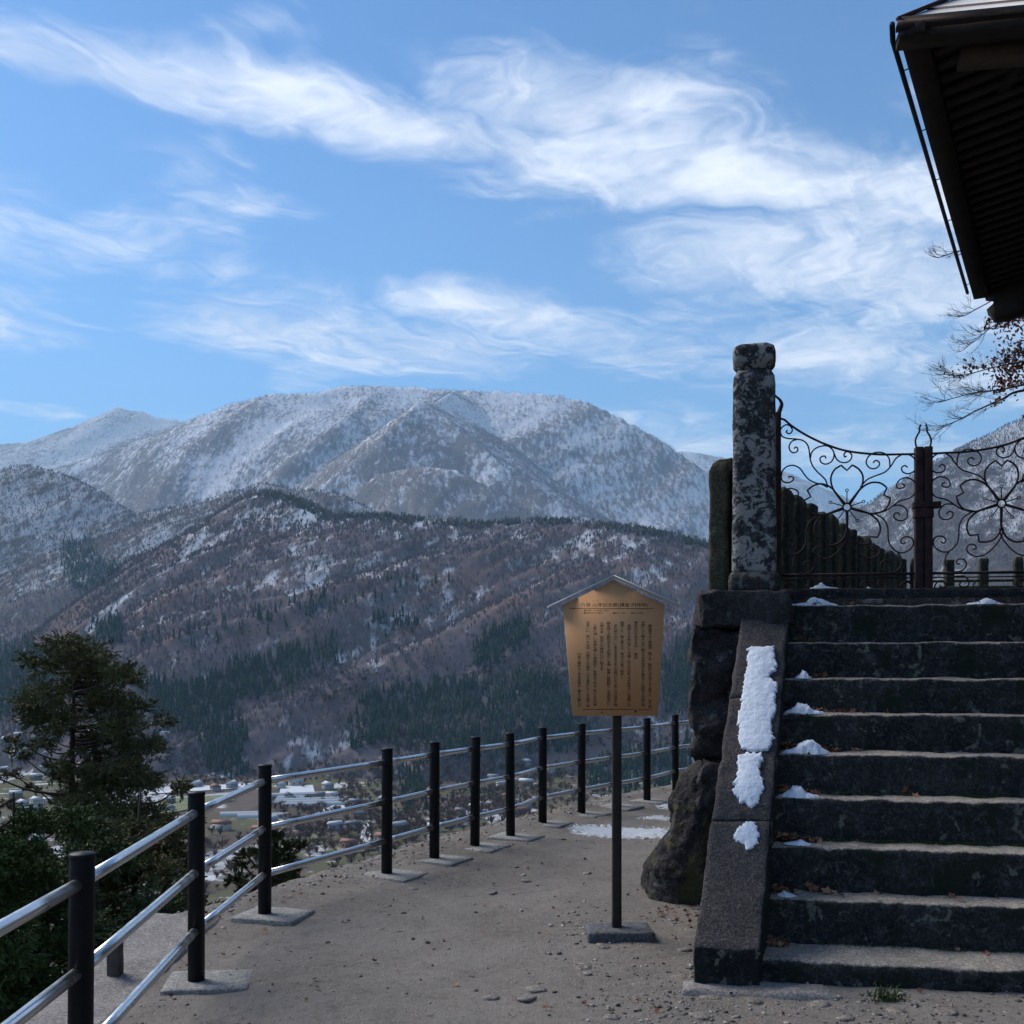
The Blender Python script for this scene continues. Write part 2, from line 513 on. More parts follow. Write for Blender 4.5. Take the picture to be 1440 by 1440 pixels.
M_fascia = simple('white_eave_edge', (0.62, 0.64, 0.64), 0.5, 0.0, 0.1, 5)
M_gutter = simple('black_gutter', (0.006, 0.006, 0.010), 0.5, 0.0, 0.1)
M_stake = simple('grey_stake_wood', (0.085, 0.068, 0.060), 0.9, 0.0, 0.3, 15, 0.4, 90)
M_bark = simple('tree_bark', (0.045, 0.035, 0.030), 0.95, 0.0, 0.4, 9, 0.6, 30)
M_twig = simple('maple_twig_bark', (0.085, 0.075, 0.07), 0.9, 0.0, 0.3, 9)

def steel():
    m, nt, b = new_mat('brushed_stainless_steel')
    geo = nt.node('ShaderNodeNewGeometry')
    b.inputs['Base Color'].default_value = (0.66, 0.66, 0.66, 1)
    b.inputs['Metallic'].default_value = 1.0
    nt.link(nt.smooth(nt.noise(geo.outputs['Position'], 9, 4, 0.6), 0.3, 0.7, 0.24, 0.36), b.inputs['Roughness'])
    return m
M_steel = steel()

def snow_mat(name, c=(0.64, 0.70, 0.78)):
    m, nt, b = new_mat(name)
    geo = nt.node('ShaderNodeNewGeometry'); pos = geo.outputs['Position']
    nt.link(nt.ramp(nt.noise(pos, 25, 5, 0.6), [(0.3, tuple(x * 0.93 for x in c)), (0.7, c)]), b.inputs['Base Color'])
    b.inputs['Roughness'].default_value = 0.7
    bump(nt, b, nt.math('ADD', nt.noise(pos, 90, 4, 0.65), nt.math('MULTIPLY', nt.noise(pos, 18, 3), 1.2)), 0.35, 0.012)
    return m
M_snow = snow_mat('old_snow')

def board_mat():
    m, nt, b = new_mat('ochre_sign_wood')
    geo = nt.node('ShaderNodeNewGeometry'); pos = geo.outputs['Position']
    n = nt.noise(nt.mapping(pos, (6, 6, 1.2)), 4, 5, 0.6)
    n2 = nt.noise(pos, 2.5, 3, 0.5)
    c = nt.ramp(n, [(0.25, (0.54, 0.285, 0.135)), (0.75, (0.60, 0.32, 0.155))])
    nt.link(nt.mix(nt.smooth(n2, 0.3, 0.8, 0.0, 0.08), c, (0.42, 0.235, 0.12)), b.inputs['Base Color'])
    b.inputs['Roughness'].default_value = 0.75
    return m
M_board = board_mat()

def leaf_mat(name, cols, rough=0.7, trans=0.15):
    m, nt, b = new_mat(name)
    geo = nt.node('ShaderNodeNewGeometry')
    n = len(cols)
    c = nt.ramp(geo.outputs['Random Per Island'], [(i / (n - 1), cc) for i, cc in enumerate(cols)])
    big_ = nt.noise(geo.outputs['Position'], 0.9, 3, 0.6)
    c = nt.mix(nt.smooth(big_, 0.35, 0.68, 0.0, 0.6), c, cols[-1])
    nt.link(c, b.inputs['Base Color'])
    b.inputs['Roughness'].default_value = rough
    b.inputs['Specular IOR Level'].default_value = 0.2
    return m
M_cyp = leaf_mat('cypress_foliage', [(0.040, 0.055, 0.026), (0.078, 0.090, 0.036), (0.118, 0.112, 0.044), (0.150, 0.105, 0.052), (0.095, 0.108, 0.038)])
M_con = leaf_mat('conifer_foliage', [(0.026, 0.048, 0.026), (0.050, 0.078, 0.032), (0.085, 0.108, 0.034), (0.056, 0.080, 0.030)])
M_grn = leaf_mat('bright_conifer_foliage', [(0.024, 0.050, 0.020), (0.050, 0.088, 0.024), (0.080, 0.118, 0.030), (0.056, 0.090, 0.024)])
M_pine = leaf_mat('pine_needles', [(0.016, 0.030, 0.014), (0.034, 0.050, 0.020), (0.055, 0.062, 0.026)])
M_maple = leaf_mat('dry_maple_leaf', [(0.10, 0.030, 0.018), (0.16, 0.055, 0.028), (0.22, 0.085, 0.040), (0.09, 0.035, 0.025)])
M_litter = leaf_mat('fallen_brown_leaf', [(0.10, 0.045, 0.028), (0.20, 0.085, 0.045), (0.30, 0.15, 0.075), (0.26, 0.19, 0.12), (0.12, 0.045, 0.03)])
M_moss = leaf_mat('moss_green', [(0.03, 0.06, 0.012), (0.05, 0.09, 0.02), (0.04, 0.06, 0.02)])

def gravel_mat():
    m, nt, b = new_mat('mixed_gravel')
    geo = nt.node('ShaderNodeNewGeometry'); pos = geo.outputs['Position']
    c = nt.ramp(geo.outputs['Random Per Island'], [(0.0, (0.07, 0.06, 0.052)), (0.35, (0.15, 0.13, 0.113)), (0.7, (0.26, 0.23, 0.20)), (1.0, (0.44, 0.41, 0.37))])
    nt.link(nt.mix(nt.smooth(nt.noise(pos, 70, 4, 0.6), 0.35, 0.65, 0.0, 0.4), c, (0.10, 0.085, 0.075)), b.inputs['Base Color'])
    b.inputs['Roughness'].default_value = 0.95
    return m
M_gravel = gravel_mat()
def ground_mat():
    m, nt, b = new_mat('packed_dirt_path')
    geo = nt.node('ShaderNodeNewGeometry'); pos = geo.outputs['Position']
    a = nt.noise(pos, 0.7, 5, 0.6, 0.3)
    f = nt.noise(pos, 22, 6, 0.7)
    g = nt.noise(pos, 130, 4, 0.7)
    c = nt.ramp(a, [(0.30, (0.108, 0.097, 0.085)), (0.52, (0.176, 0.159, 0.141)), (0.74, (0.228, 0.207, 0.185))])
    c = nt.mix(nt.smooth(nt.noise(pos, 3.6, 6, 0.68, 0.8), 0.50, 0.68, 0.0, 0.5), c, (0.092, 0.081, 0.070))
    c = nt.mix(nt.smooth(f, 0.28, 0.75, 0.0, 0.5), c, (0.245, 0.224, 0.200))
    c = nt.mix(nt.smooth(f, 0.28, 0.46, 0.5, 0.0), c, (0.10, 0.082, 0.07))
    c = nt.mix(nt.smooth(g, 0.54, 0.72, 0.0, 0.5), c, (0.40, 0.37, 0.34))
    c = nt.mix(nt.smooth(g, 0.30, 0.42, 0.6, 0.0), c, (0.075, 0.065, 0.058))
    sp = nt.voronoi(pos, 55.0)
    cell = nt.voronoi(pos, 55.0, out='Color')
    sepc = nt.node('ShaderNodeSeparateColor'); nt.link(cell, sepc.inputs[0])
    pick = nt.math('GREATER_THAN', sepc.outputs[0], 0.72)
    peb = nt.math('MULTIPLY', nt.smooth(sp, 0.22, 0.36, 1.0, 0.0), pick)
    c = nt.mix(nt.math('MULTIPLY', peb, 0.75), c, nt.mix(sepc.outputs[1], (0.12, 0.105, 0.095), (0.42, 0.39, 0.36)))
    nt.link(c, b.inputs['Base Color'])
    b.inputs['Roughness'].default_value = 0.95
    b.inputs['Specular IOR Level'].default_value = 0.12
    h = nt.math('ADD', nt.math('MULTIPLY', f, 1.0), nt.math('ADD', nt.math('MULTIPLY', g, 0.5), nt.math('MULTIPLY', peb, 0.5)))
    bump(nt, b, h, 0.8, 0.02)
    return m
M_ground = ground_mat()

# ================================================================== THE FAR SETTING
KD = 1.25           # how far off the far side of the valley lies
VALLEY = -100.0 * KD
EDGE = np.array([(-2.3, -60), (-2.0, -3), (-1.95, 1), (-1.92, 3.5), (-2.05, 4.6), (-2.15, 6.2), (-1.62, 7.0), (-1.15, 8.0), (-0.65, 8.95),
                 (-0.1, 9.9), (0.5, 10.8), (1.1, 11.7), (1.8, 12.6), (2.6, 13.5), (3.6, 14.4), (6.0, 16.6), (10.5, 20.5), (16, 25), (60, 62)], float)
def poly_dist(x, y, line):
    """distance to a polyline, sign (+ on its left-hand side), nearest parameter (segment index + t)"""
    best = np.full(x.shape, 1e18); sg = np.ones(x.shape); par = np.zeros(x.shape)
    for i in range(len(line) - 1):
        ax, ay = line[i][:2]; bx, by = line[i + 1][:2]
        dx, dy = bx - ax, by - ay
        L2 = dx * dx + dy * dy
        t = np.clip(((x - ax) * dx + (y - ay) * dy) / L2, 0, 1)
        qx, qy = x - (ax + t * dx), y - (ay + t * dy)
        d = qx * qx + qy * qy
        m = d < best
        best = np.where(m, d, best)
        sg = np.where(m, np.where(dx * qy - dy * qx > 0, 1.0, -1.0), sg)
        par = np.where(m, i + t, par)
    return np.sqrt(best), sg, par

def crest(pts):
    """(photo column, photo row, distance) -> world crest points"""
    return np.array([P(X, Y, D * KD) for X, Y, D in pts])
RANGES = {
    'distant_peak': dict(c=crest([(-320, 640, 7600), (-120, 640, 7400), (0, 624, 7200), (40, 621, 7100), (100, 600, 7000), (140, 583, 7000), (168, 571, 7000), (200, 579, 7000), (240, 589, 7000),
                                  (330, 600, 7000), (800, 640, 7200), (960, 634, 7200), (1010, 640, 7200), (1110, 664, 7200), (1200, 703, 7200), (1300, 730, 7200), (1500, 740, 7200)]), sl=0.55, nz=60, fr=900, ob=0.2),
    'snowy_massif': dict(c=crest([(-60, 690, 3900), (60, 668, 4200), (110, 650, 4300), (160, 632, 4400), (230, 606, 4400), (275, 586, 4400), (330, 566, 4400), (380, 554, 4400), (440, 552, 4400), (480, 543, 4500), (525, 541, 4500), (600, 546, 4500),
                                  (700, 550, 4400), (780, 554, 4300), (830, 566, 4200), (880, 591, 4100), (930, 618, 4000), (975, 651, 3900), (1040, 690, 3800), (1110, 715, 3700), (1240, 760, 3500)]), sl=0.60, nz=75, fr=620, ob=0.35),
    'snowy_spur': dict(c=crest([(640, 548, 4300), (612, 566, 3700), (586, 568, 3300), (560, 590, 3150), (530, 622, 3000), (490, 652, 2900), (440, 690, 2800), (380, 730, 2700)]), sl=0.70, nz=40, fr=380, ob=0.3),
    'bright_spur': dict(c=crest([(590, 569, 3300), (625, 585, 3250), (660, 612, 3150), (705, 652, 3000), (760, 692, 2900), (840, 735, 2800), (900, 770, 2700)]), sl=0.80, nz=25, fr=300, ob=0.3),
    'low_snowy_knoll': dict(c=crest([(470, 705, 2500), (540, 662, 2600), (590, 656, 2600), (640, 660, 2600), (690, 684, 2550), (740, 715, 2500), (800, 760, 2400)]), sl=0.6, nz=22, fr=300, ob=0.3),
    'left_hill': dict(c=crest([(-420, 560, 2600), (-200, 640, 2600), (-60, 668, 2500), (0, 660, 2450), (40, 654, 2450), (90, 668, 2400), (130, 686, 2350), (180, 718, 2300), (240, 752, 2250), (320, 790, 2150), (420, 840, 2000)]), sl=0.62, nz=32, fr=330, ob=0.5),
    'low_left_ridge': dict(c=crest([(200, 722, 2350), (290, 704, 2300), (370, 680, 2300), (420, 690, 2250), (470, 692, 2200), (520, 716, 2150), (580, 745, 2100)]), sl=0.55, nz=22, fr=260, ob=0.4),
    'front_ridge': dict(c=crest([(-260, 985, 1500), (-120, 950, 1560), (0, 915, 1600), (70, 880, 1600), (150, 832, 1580), (250, 757, 1550), (300, 727, 1540), (345, 700, 1530), (380, 691, 1500), (425, 705, 1450), (470, 727, 1400), (520, 723, 1400),
                                 (560, 727, 1390), (640, 732, 1380), (680, 736, 1370), (740, 734, 1360), (800, 731, 1350), (850, 738, 1330), (900, 743, 1310), (950, 753, 1290), (1000, 765, 1270), (1060, 790, 1250), (1130, 830, 1220), (1200, 880, 1200), (1290, 930, 1150)]), sl=0.56, nz=26, fr=170, ob=0.75),
    'right_mountain': dict(c=crest([(1090, 800, 2600), (1150, 752, 2700), (1200, 718, 2700), (1232, 700, 2700), (1262, 682, 2650), (1300, 656, 2600), (1340, 636, 2550), (1400, 606, 2450), (1440, 586, 2400), (1540, 530, 2300), (1700, 450, 2100), (2000, 360, 1900)]), sl=0.62, nz=34, fr=330, ob=-0.4),
}
RNAMES = ['valley_floor', 'hillside'] + list(RANGES)
def near_hill(x, y):
    d, sg, _ = poly_dist(x, y, EDGE)
    out_ = np.where(sg > 0, d, -d)
    z = -1.25 - 0.80 * np.maximum(out_, 0)
    # the cliff the temple stands against, behind and to the right of the stairs
    z = z + 0.6 * np.maximum(0, -14 - y) * np.clip(1 - out_ / 8.0, 0, 1) + 0.8 * np.maximum(0, x - 15) * np.clip((7 - y) / 8.0, 0, 1)
    return np.minimum(z, 14.0)
def terrain(x, y):
    zv = VALLEY + 3.0 * fbm2(x / 260.0, y / 260.0, 3) + 0.012 * np.maximum(0, np.hypot(x, y) - 900)
    zn = near_hill(x, y) + 0.9 * fbm2(x / 7.0, y / 7.0, 3) * np.clip((np.hypot(x, y) - 24) / 20.0, 0, 1)
    Z = [zv, zn]
    REL = [np.zeros(x.shape), np.zeros(x.shape)]
    for k, (nm, r) in enumerate(RANGES.items()):
        c = r['c']
        seg = np.concatenate([[0], np.cumsum(np.linalg.norm(np.diff(c[:, :2], axis=0), axis=1))])
        best = np.full(x.shape, 1e18); num = np.zeros(x.shape); nus = np.zeros(x.shape); den = np.zeros(x.shape)
        for i in range(len(c) - 1):
            ax, ay, az_ = c[i]; dx, dy, dz_ = c[i + 1] - c[i]
            t = np.clip(((x - ax) * dx + (y - ay) * dy) / (dx * dx + dy * dy), 0, 1)
            d2 = (x - ax - t * dx) ** 2 + (y - ay - t * dy) ** 2 + 30.0
            w_ = math.sqrt(dx * dx + dy * dy) / (d2 * d2 * d2)
            num += w_ * (az_ + t * dz_); nus += w_ * (seg[i] + t * (seg[i + 1] - seg[i])); den += w_
            best = np.minimum(best, d2)
        d = np.sqrt(best - 30.0); zc = num / den; s = nus / den
        r = dict(r, fr=r['fr'] * KD, nz=r['nz'] * KD)
        grow = np.clip(d / (r['fr'] * 0.9), 0, 1)
        spur = fbm2((s + r['ob'] * d) / r['fr'] + 7.7 * k, d / (r['fr'] * 4.5) + 3.3 * k, 4, 0.5, True)
        rill = fbm2((s + 0.5 * r['ob'] * d) / (r['fr'] * 0.24) + 2.2 * k, d / (r['fr'] * 1.6) + 1.3 * k, 3, 0.55, True)
        REL.append(0.62 * spur + 0.38 * rill)
        z = zc - r['sl'] * d * (1 + 0.10 * fbm2(s / 900.0 + 5 * k, d / 900.0, 2)) + r['nz'] * 1.25 * (spur - 0.15) * grow + r['nz'] * 0.20 * rill * grow + r['nz'] * 0.10 * fbm2(x / 40.0, y / 40.0, 3)
        Z.append(z)
    Z = np.stack(Z)
    own = np.argmax(Z, 0)
    REL = np.stack(REL)
    return Z[own, np.arange(Z.shape[1])], own, REL[own, np.arange(Z.shape[1])]

# a polar mesh: fine towards the view, coarse all the way round
az_f = np.radians(np.linspace(-36, 36, 780))
az_c = np.radians(np.concatenate([np.linspace(36, 180, 48)[1:], np.linspace(-180, -36, 48)[1:-1]]))
AZ = np.concatenate([az_f, az_c])
NA, NFINE = len(AZ), len(az_f)
RR = np.concatenate([[1.0, 4, 7, 10, 13, 16], np.geomspace(20, 500, 60)[:-1], np.geomspace(500, 3200, 240)[:-1], np.geomspace(3200, 11000, 140)])
NR = len(RR)
gx = (RR[:, None] * np.sin(AZ)[None, :]).ravel(); gy = (RR[:, None] * np.cos(AZ)[None, :]).ravel()
gz, gown, grel = terrain(gx, gy)
GZ = gz.reshape(NR, NA)
TV = np.stack([gx, gy, gz], -1)
ii = np.arange(NR - 1)[:, None] * NA; jj = np.arange(NA)[None, :]; jn = (jj + 1) % NA
TQ = np.stack([ii + jj, ii + NA + jj, ii + NA + jn, ii + jn], -1).reshape(-1, 4)[:, ::-1]
TQ_own = gown[TQ[:, 0]]

def terrain_z(x, y):
    """bilinear look-up in the fine part of the mesh"""
    r = np.hypot(x, y); a = np.arctan2(x, y)
    fi = np.interp(r, RR, np.arange(NR)); fa = (a - az_f[0]) / (az_f[1] - az_f[0])
    i = np.clip(fi.astype(int), 0, NR - 2); j = np.clip(fa.astype(int), 0, NFINE - 2)
    u = fi - i; v = np.clip(fa - j, 0, 1)
    return (GZ[i, j] * (1 - u) * (1 - v) + GZ[i + 1, j] * u * (1 - v) + GZ[i, j + 1] * (1 - u) * v + GZ[i + 1, j + 1] * u * v)
EL = (GZ[:, :NFINE] - EYE) / RR[:, None]
ELMAX = np.maximum.accumulate(EL, 0)
def elev_before(x, y):
    """highest elevation angle of the ground in front of a point"""
    r = np.hypot(x, y); a = np.arctan2(x, y)
    i = np.clip(np.searchsorted(RR, r * 0.985) - 1, 0, NR - 1); j = np.clip(((a - az_f[0]) / (az_f[1] - az_f[0])).astype(int), 0, NFINE - 1)
    return ELMAX[i, j]
def own_at(x, y):
    r = np.hypot(x, y); a = np.arctan2(x, y)
    i = np.clip(np.searchsorted(RR, r) - 1, 0, NR - 1); j = np.clip(((a - az_f[0]) / (az_f[1] - az_f[0])).astype(int), 0, NFINE - 1)
    return gown.reshape(NR, NA)[i, j]
def hit(X, Y):
    """where the line of sight through photo points (X, Y) meets the ground"""
    X = np.atleast_1d(np.asarray(X, float)); Y = np.atleast_1d(np.asarray(Y, float))
    a = np.arctan2(X - 720, F); ca = np.cos(a)
    el = (HZ - Y) / F * ca
    j = np.clip(((a - az_f[0]) / (az_f[1] - az_f[0])).round().astype(int), 0, NFINE - 1)
    ok = EL[:, j] >= el[None, :]
    ok[:40] = False
    i = np.argmax(ok, 0)
    i = np.where(ok.any(0), i, NR - 1)
    r = RR[i]
    return r * np.sin(a), r * ca, GZ[i, j]

# materials of the far ground
def far_mat(name, kind):
    m, nt, b = new_mat(name)
    geo = nt.node('ShaderNodeNewGeometry'); pos = geo.outputs['Position']
    sp = nt.node('ShaderNodeSeparateXYZ'); nt.link(pos, sp.inputs[0]); z = sp.outputs[2]
    b.inputs['Roughness'].default_value = 1.0
    b.inputs['Specular IOR Level'].default_value = 0.0
    if kind == 'valley':
        cell = nt.voronoi(nt.mapping(pos, (1, 0.55, 1), (0, 0, 0.5)), 1 / 55.0, out='Color')
        sc_ = nt.node('ShaderNodeSeparateColor'); nt.link(cell, sc_.inputs[0])
        c = nt.ramp(sc_.outputs[0], [(0.0, (0.10, 0.085, 0.065)), (0.35, (0.13, 0.11, 0.085)), (0.42, (0.115, 0.115, 0.065)), (0.62, (0.13, 0.125, 0.08)), (0.66, (0.14, 0.115, 0.10)), (0.86, (0.15, 0.125, 0.105)), (0.9, (0.45, 0.47, 0.5)), (1.0, (0.6, 0.62, 0.65))], 'CONSTANT')
        n = nt.noise(pos, 1 / 14.0, 5, 0.65)
        c = nt.mix(nt.smooth(n, 0.35, 0.7, 0.0, 0.6), c, (0.10, 0.082, 0.07))
        c = nt.mix(nt.smooth(nt.noise(pos, 1 / 38.0, 6, 0.7), 0.56, 0.64, 0.0, 0.7), c, (0.62, 0.64, 0.67))
        nt.link(c, b.inputs['Base Color'])
        return m
    bare = {'front': (0.128, 0.112, 0.124), 'left': (0.14, 0.118, 0.122), 'massif': (0.22, 0.20, 0.205), 'right': (0.070, 0.060, 0.062), 'hill': (0.03, 0.03, 0.022)}[kind]
    rust = {'front': (0.17, 0.118, 0.108), 'left': (0.125, 0.092, 0.078), 'massif': (0.20, 0.175, 0.18), 'right': (0.085, 0.065, 0.060), 'hill': (0.045, 0.04, 0.03)}[kind]
    n1 = nt.noise(pos, 1 / 120.0, 5, 0.6, 0.3)
    c = nt.mix(nt.smooth(n1, 0.42, 0.66), bare, rust)
    n3 = nt.noise(pos, 1 / 9.0, 4, 0.65)
    c = nt.mix(nt.smooth(n3, 0.3, 0.7, 0.0, 0.45), c, tuple(x * 0.5 for x in bare))
    if kind != 'hill':
        # snow lies deeper with height and on ground of gentle or broken slope
        hmap = {'front': (-60, 330, -0.09, 0.125), 'left': (0, 520, -0.06, 0.13), 'massif': (250, 1500, 0.035, 0.14), 'right': (0, 700, -0.03, 0.11)}[kind]
        hz_ = nt.node('ShaderNodeMapRange'); nt.link(z, hz_.inputs[0])
        for k_, v_ in enumerate(hmap): hz_.inputs[k_ + 1].default_value = v_
        big_ = nt.noise(nt.mapping(pos, (1, 1, 0.6)), 1 / 210.0, 4, 0.55, 0.5)
        st_ = nt.noise(nt.mapping(pos, (1, 0.32, 0.32), (0, 0, 0)), 1 / 18.0, 6, 0.74, 0.2)
        s_ = nt.math('ADD', nt.math('ADD', nt.math('MULTIPLY', big_, 0.36 if kind == 'massif' else 0.48), nt.math('MULTIPLY', st_, 0.83 if kind == 'massif' else 0.71)), hz_.outputs[0])
        # gullies hold snow, the ribs between them carry darker trees
        atn = nt.node('ShaderNodeAttribute', attribute_name='gully')
        s_ = nt.math('SUBTRACT', s_, nt.math('MULTIPLY', nt.math('SUBTRACT', atn.outputs['Fac'], 0.25), {'front': 0.20, 'left': 0.18, 'massif': 0.22, 'right': 0.2}[kind]))
        sc2 = {'front': (0.60, 0.62, 0.66), 'left': (0.42, 0.44, 0.48), 'massif': (0.58, 0.61, 0.67), 'right': (0.36, 0.38, 0.42)}[kind]
        if kind in ('front', 'left'):
            # slides and ledges that hold snow run obliquely down the slope
            ob_ = nt.noise(nt.mapping(nt.mapping(pos, (1, 1, 1), (0, 0, R(38))), (1, 0.16, 0.5)), 1 / 34.0, 5, 0.62, 0.5)
            s_ = nt.math('ADD', s_, nt.math('MULTIPLY', nt.math('SUBTRACT', ob_, 0.5), 0.40))
        c = nt.mix(nt.smooth(s_, 0.565, 0.74, 0.0, 0.92), c, sc2)
    nt.link(c, b.inputs['Base Color'])
    return m
FARM = {'valley_floor': far_mat('valley_fields', 'valley'), 'hillside': far_mat('forest_floor', 'hill')}
_fr, _lf, _ms, _rt = far_mat('front_ridge_slope', 'front'), far_mat('left_hill_slope', 'left'), far_mat('snowy_slope', 'massif'), far_mat('right_mountain_slope', 'right')
FARM.update({'front_ridge': _fr, 'left_hill': _lf, 'low_left_ridge': _lf, 'right_mountain': _rt, 'distant_peak': _ms, 'snowy_massif': _ms, 'snowy_spur': _ms, 'bright_spur': _ms, 'low_snowy_knoll': _ms})
FLAB = {'valley_floor': 'valley floor of fields and snow far below the path', 'hillside': 'steep hillside falling away below the railing',
        'distant_peak': 'distant pale pointed peak behind the snowy mountain', 'snowy_massif': 'broad snow dusted mountain filling the skyline',
        'snowy_spur': 'snowy spur running down from the main mountain', 'bright_spur': 'spur with a bright snow strip on the main mountain',
        'low_snowy_knoll': 'low rounded snowy knoll in front of the main mountain', 'left_hill': 'brown and white wooded hill behind the tall cypress',
        'low_left_ridge': 'low brown ridge between the wooded hill and main mountain', 'front_ridge': 'dark wooded ridge with snow streaks across the valley',
        'right_mountain': 'grey wooded mountain slope seen through the iron gate'}
for k, nm in enumerate(RNAMES):
    q = TQ[TQ_own == k]
    if not len(q): continue
    uq, inv = np.unique(q, return_inverse=True)
    me = mesh_np(nm, TV[uq], inv.reshape(-1, 4))
    at_ = me.attributes.new('gully', 'FLOAT', 'POINT')
    at_.data.foreach_set('value', grel[uq].astype(np.float32))
    o = link(nm, me, FARM[nm], smooth=True)
    tag(o, FLAB[nm], kind='structure')

# ------------------------------------------------------------------ woods on the slopes
def scatter(n, names, rmin, rmax, dens=None, amin=-34, amax=32):
    a = np.radians(rng.uniform(amin, amax, n)); r = np.sqrt(rng.uniform(rmin ** 2, rmax ** 2, n))
    x, y = r * np.sin(a), r * np.cos(a)
    z = terrain_z(x, y)
    ow = own_at(x, y)
    ok = np.isin(ow, [RNAMES.index(q) for q in names])
    ok &= ((z + 14 - EYE) / r) > elev_before(x, y)
    if dens is not None: ok &= rng.random(n) < dens(x, y, z)
    return x[ok], y[ok], z[ok]

def bare_trees(x, y, z, h0, h1, wid, nb, lmax=0.42, smin=0.18):
    """leafless trees: a thin trunk and a fan of thin upright blades of twigs"""
    n = len(x)
    h = rng.uniform(h0, h1, n)
    base = np.stack([x, y, z - 0.5], -1)
    Vs, Fs, off = [], [], 0
    for b in range(nb):
        a = rng.uniform(0, 2 * np.pi, n); lean = rng.uniform(0.05, lmax, n) * (0.25 if b == 0 else 1)
        d = np.stack([np.cos(a) * lean, np.sin(a) * lean, np.ones(n)], -1)
        s0 = rng.uniform(0.0, 0.12, n) if b == 0 else rng.uniform(smin, 0.5, n)
        tip = base + d * h[:, None] * (1.0 if b == 0 else rng.uniform(0.75, 1.0, n)[:, None])
        lo = base + np.array([0, 0, 1.0]) * (h * s0)[:, None]
        mid = lo * 0.45 + tip * 0.55
        a2 = rng.uniform(0, np.pi, n)
        wv_ = np.stack([np.cos(a2), np.sin(a2), np.zeros(n)], -1) * (wid * h / h1 * rng.uniform(0.6, 1.2, n))[:, None]
        V = np.stack([lo, mid + wv_, tip, mid - wv_], 1).reshape(-1, 3)
        Vs.append(V); Fs.append(np.arange(4 * n).reshape(-1, 4) + off); off += 4 * n
    return np.concatenate(Vs), np.concatenate(Fs)
def wood_mat(name, cols, rime=None):
    m, nt, b = new_mat(name)
    geo = nt.node('ShaderNodeNewGeometry')
    c = nt.ramp(geo.outputs['Random Per Island'], [(i / (len(cols) - 1), q) for i, q in enumerate(cols)])
    n_ = nt.noise(geo.outputs['Position'], 1 / 70.0, 4, 0.6)
    c = nt.mix(nt.smooth(n_, 0.45, 0.66, 0.0, 0.7), c, cols[-1])
    if rime:
        sp = nt.node('ShaderNodeSeparateXYZ'); nt.link(geo.outputs['Position'], sp.inputs[0])
        c = nt.mix(nt.smooth(sp.outputs[2], rime[0], rime[1], 0.0, rime[2]), c, (0.42, 0.44, 0.48))
    nt.link(c, b.inputs['Base Color'])
    b.inputs['Roughness'].default_value = 1.0
    b.inputs['Specular IOR Level'].default_value = 0.0
    return m
M_bare = wood_mat('bare_twig_wood', [(0.085, 0.076, 0.084), (0.25, 0.225, 0.245), (0.12, 0.106, 0.116), (0.19, 0.132, 0.118)])
M_bare_hi = wood_mat('frosted_bare_wood', [(0.14, 0.13, 0.14), (0.28, 0.26, 0.275), (0.17, 0.155, 0.165), (0.22, 0.20, 0.20)], (400, 1500, 0.5))
M_rustwood = wood_mat('rusty_leaf_wood', [(0.11, 0.070, 0.055), (0.15, 0.085, 0.062), (0.09, 0.060, 0.050)])
M_cedar = wood_mat('cedar_wood_foliage', [(0.010, 0.024, 0.018), (0.018, 0.034, 0.022), (0.013, 0.028, 0.022), (0.026, 0.040, 0.022)])
M_crestpine = wood_mat('crest_pine_foliage', [(0.020, 0.028, 0.020), (0.030, 0.036, 0.024), (0.036, 0.044, 0.022)])

x, y, z = scatter(74000, ['front_ridge'], 700 * KD, 1750 * KD, lambda x, y, z: np.where(fbm2(x / 90.0 + 3, y / 90.0, 3) > -0.10, 0.8, 0.28))
o = link('bare_woodland', mesh_np('bare_woodland', *bare_trees(x, y, z, 8, 14, 0.85, 6)), M_bare)
tag(o, 'leafless brown woodland covering the dark ridge across the valley', 'woodland', kind='stuff')
x, y, z = scatter(86000, ['left_hill', 'low_left_ridge', 'right_mountain'], 1200 * KD, 2900 * KD)
o = link('bare_woodland', mesh_np('bare_woodland', *bare_trees(x, y, z, 9, 15, 0.9, 4)), M_bare)
tag(o, 'leafless woodland on the hills left and right of the main mountain', 'woodland', kind='stuff')
x, y, z = scatter(180000, ['snowy_massif', 'snowy_spur', 'bright_spur', 'low_snowy_knoll', 'distant_peak'], 2200 * KD, 7300 * KD, lambda x, y, z: np.where(fbm2(x / 160.0, y / 160.0 + 9, 4) > -0.18, 0.85, 0.25))
o = link('frosted_woodland', mesh_np('frosted_woodland', *bare_trees(x, y, z, 9, 15, 0.9, 3)), M_bare_hi)
tag(o, 'frosted leafless woodland on the snowy mountain slopes', 'woodland', kind='stuff')

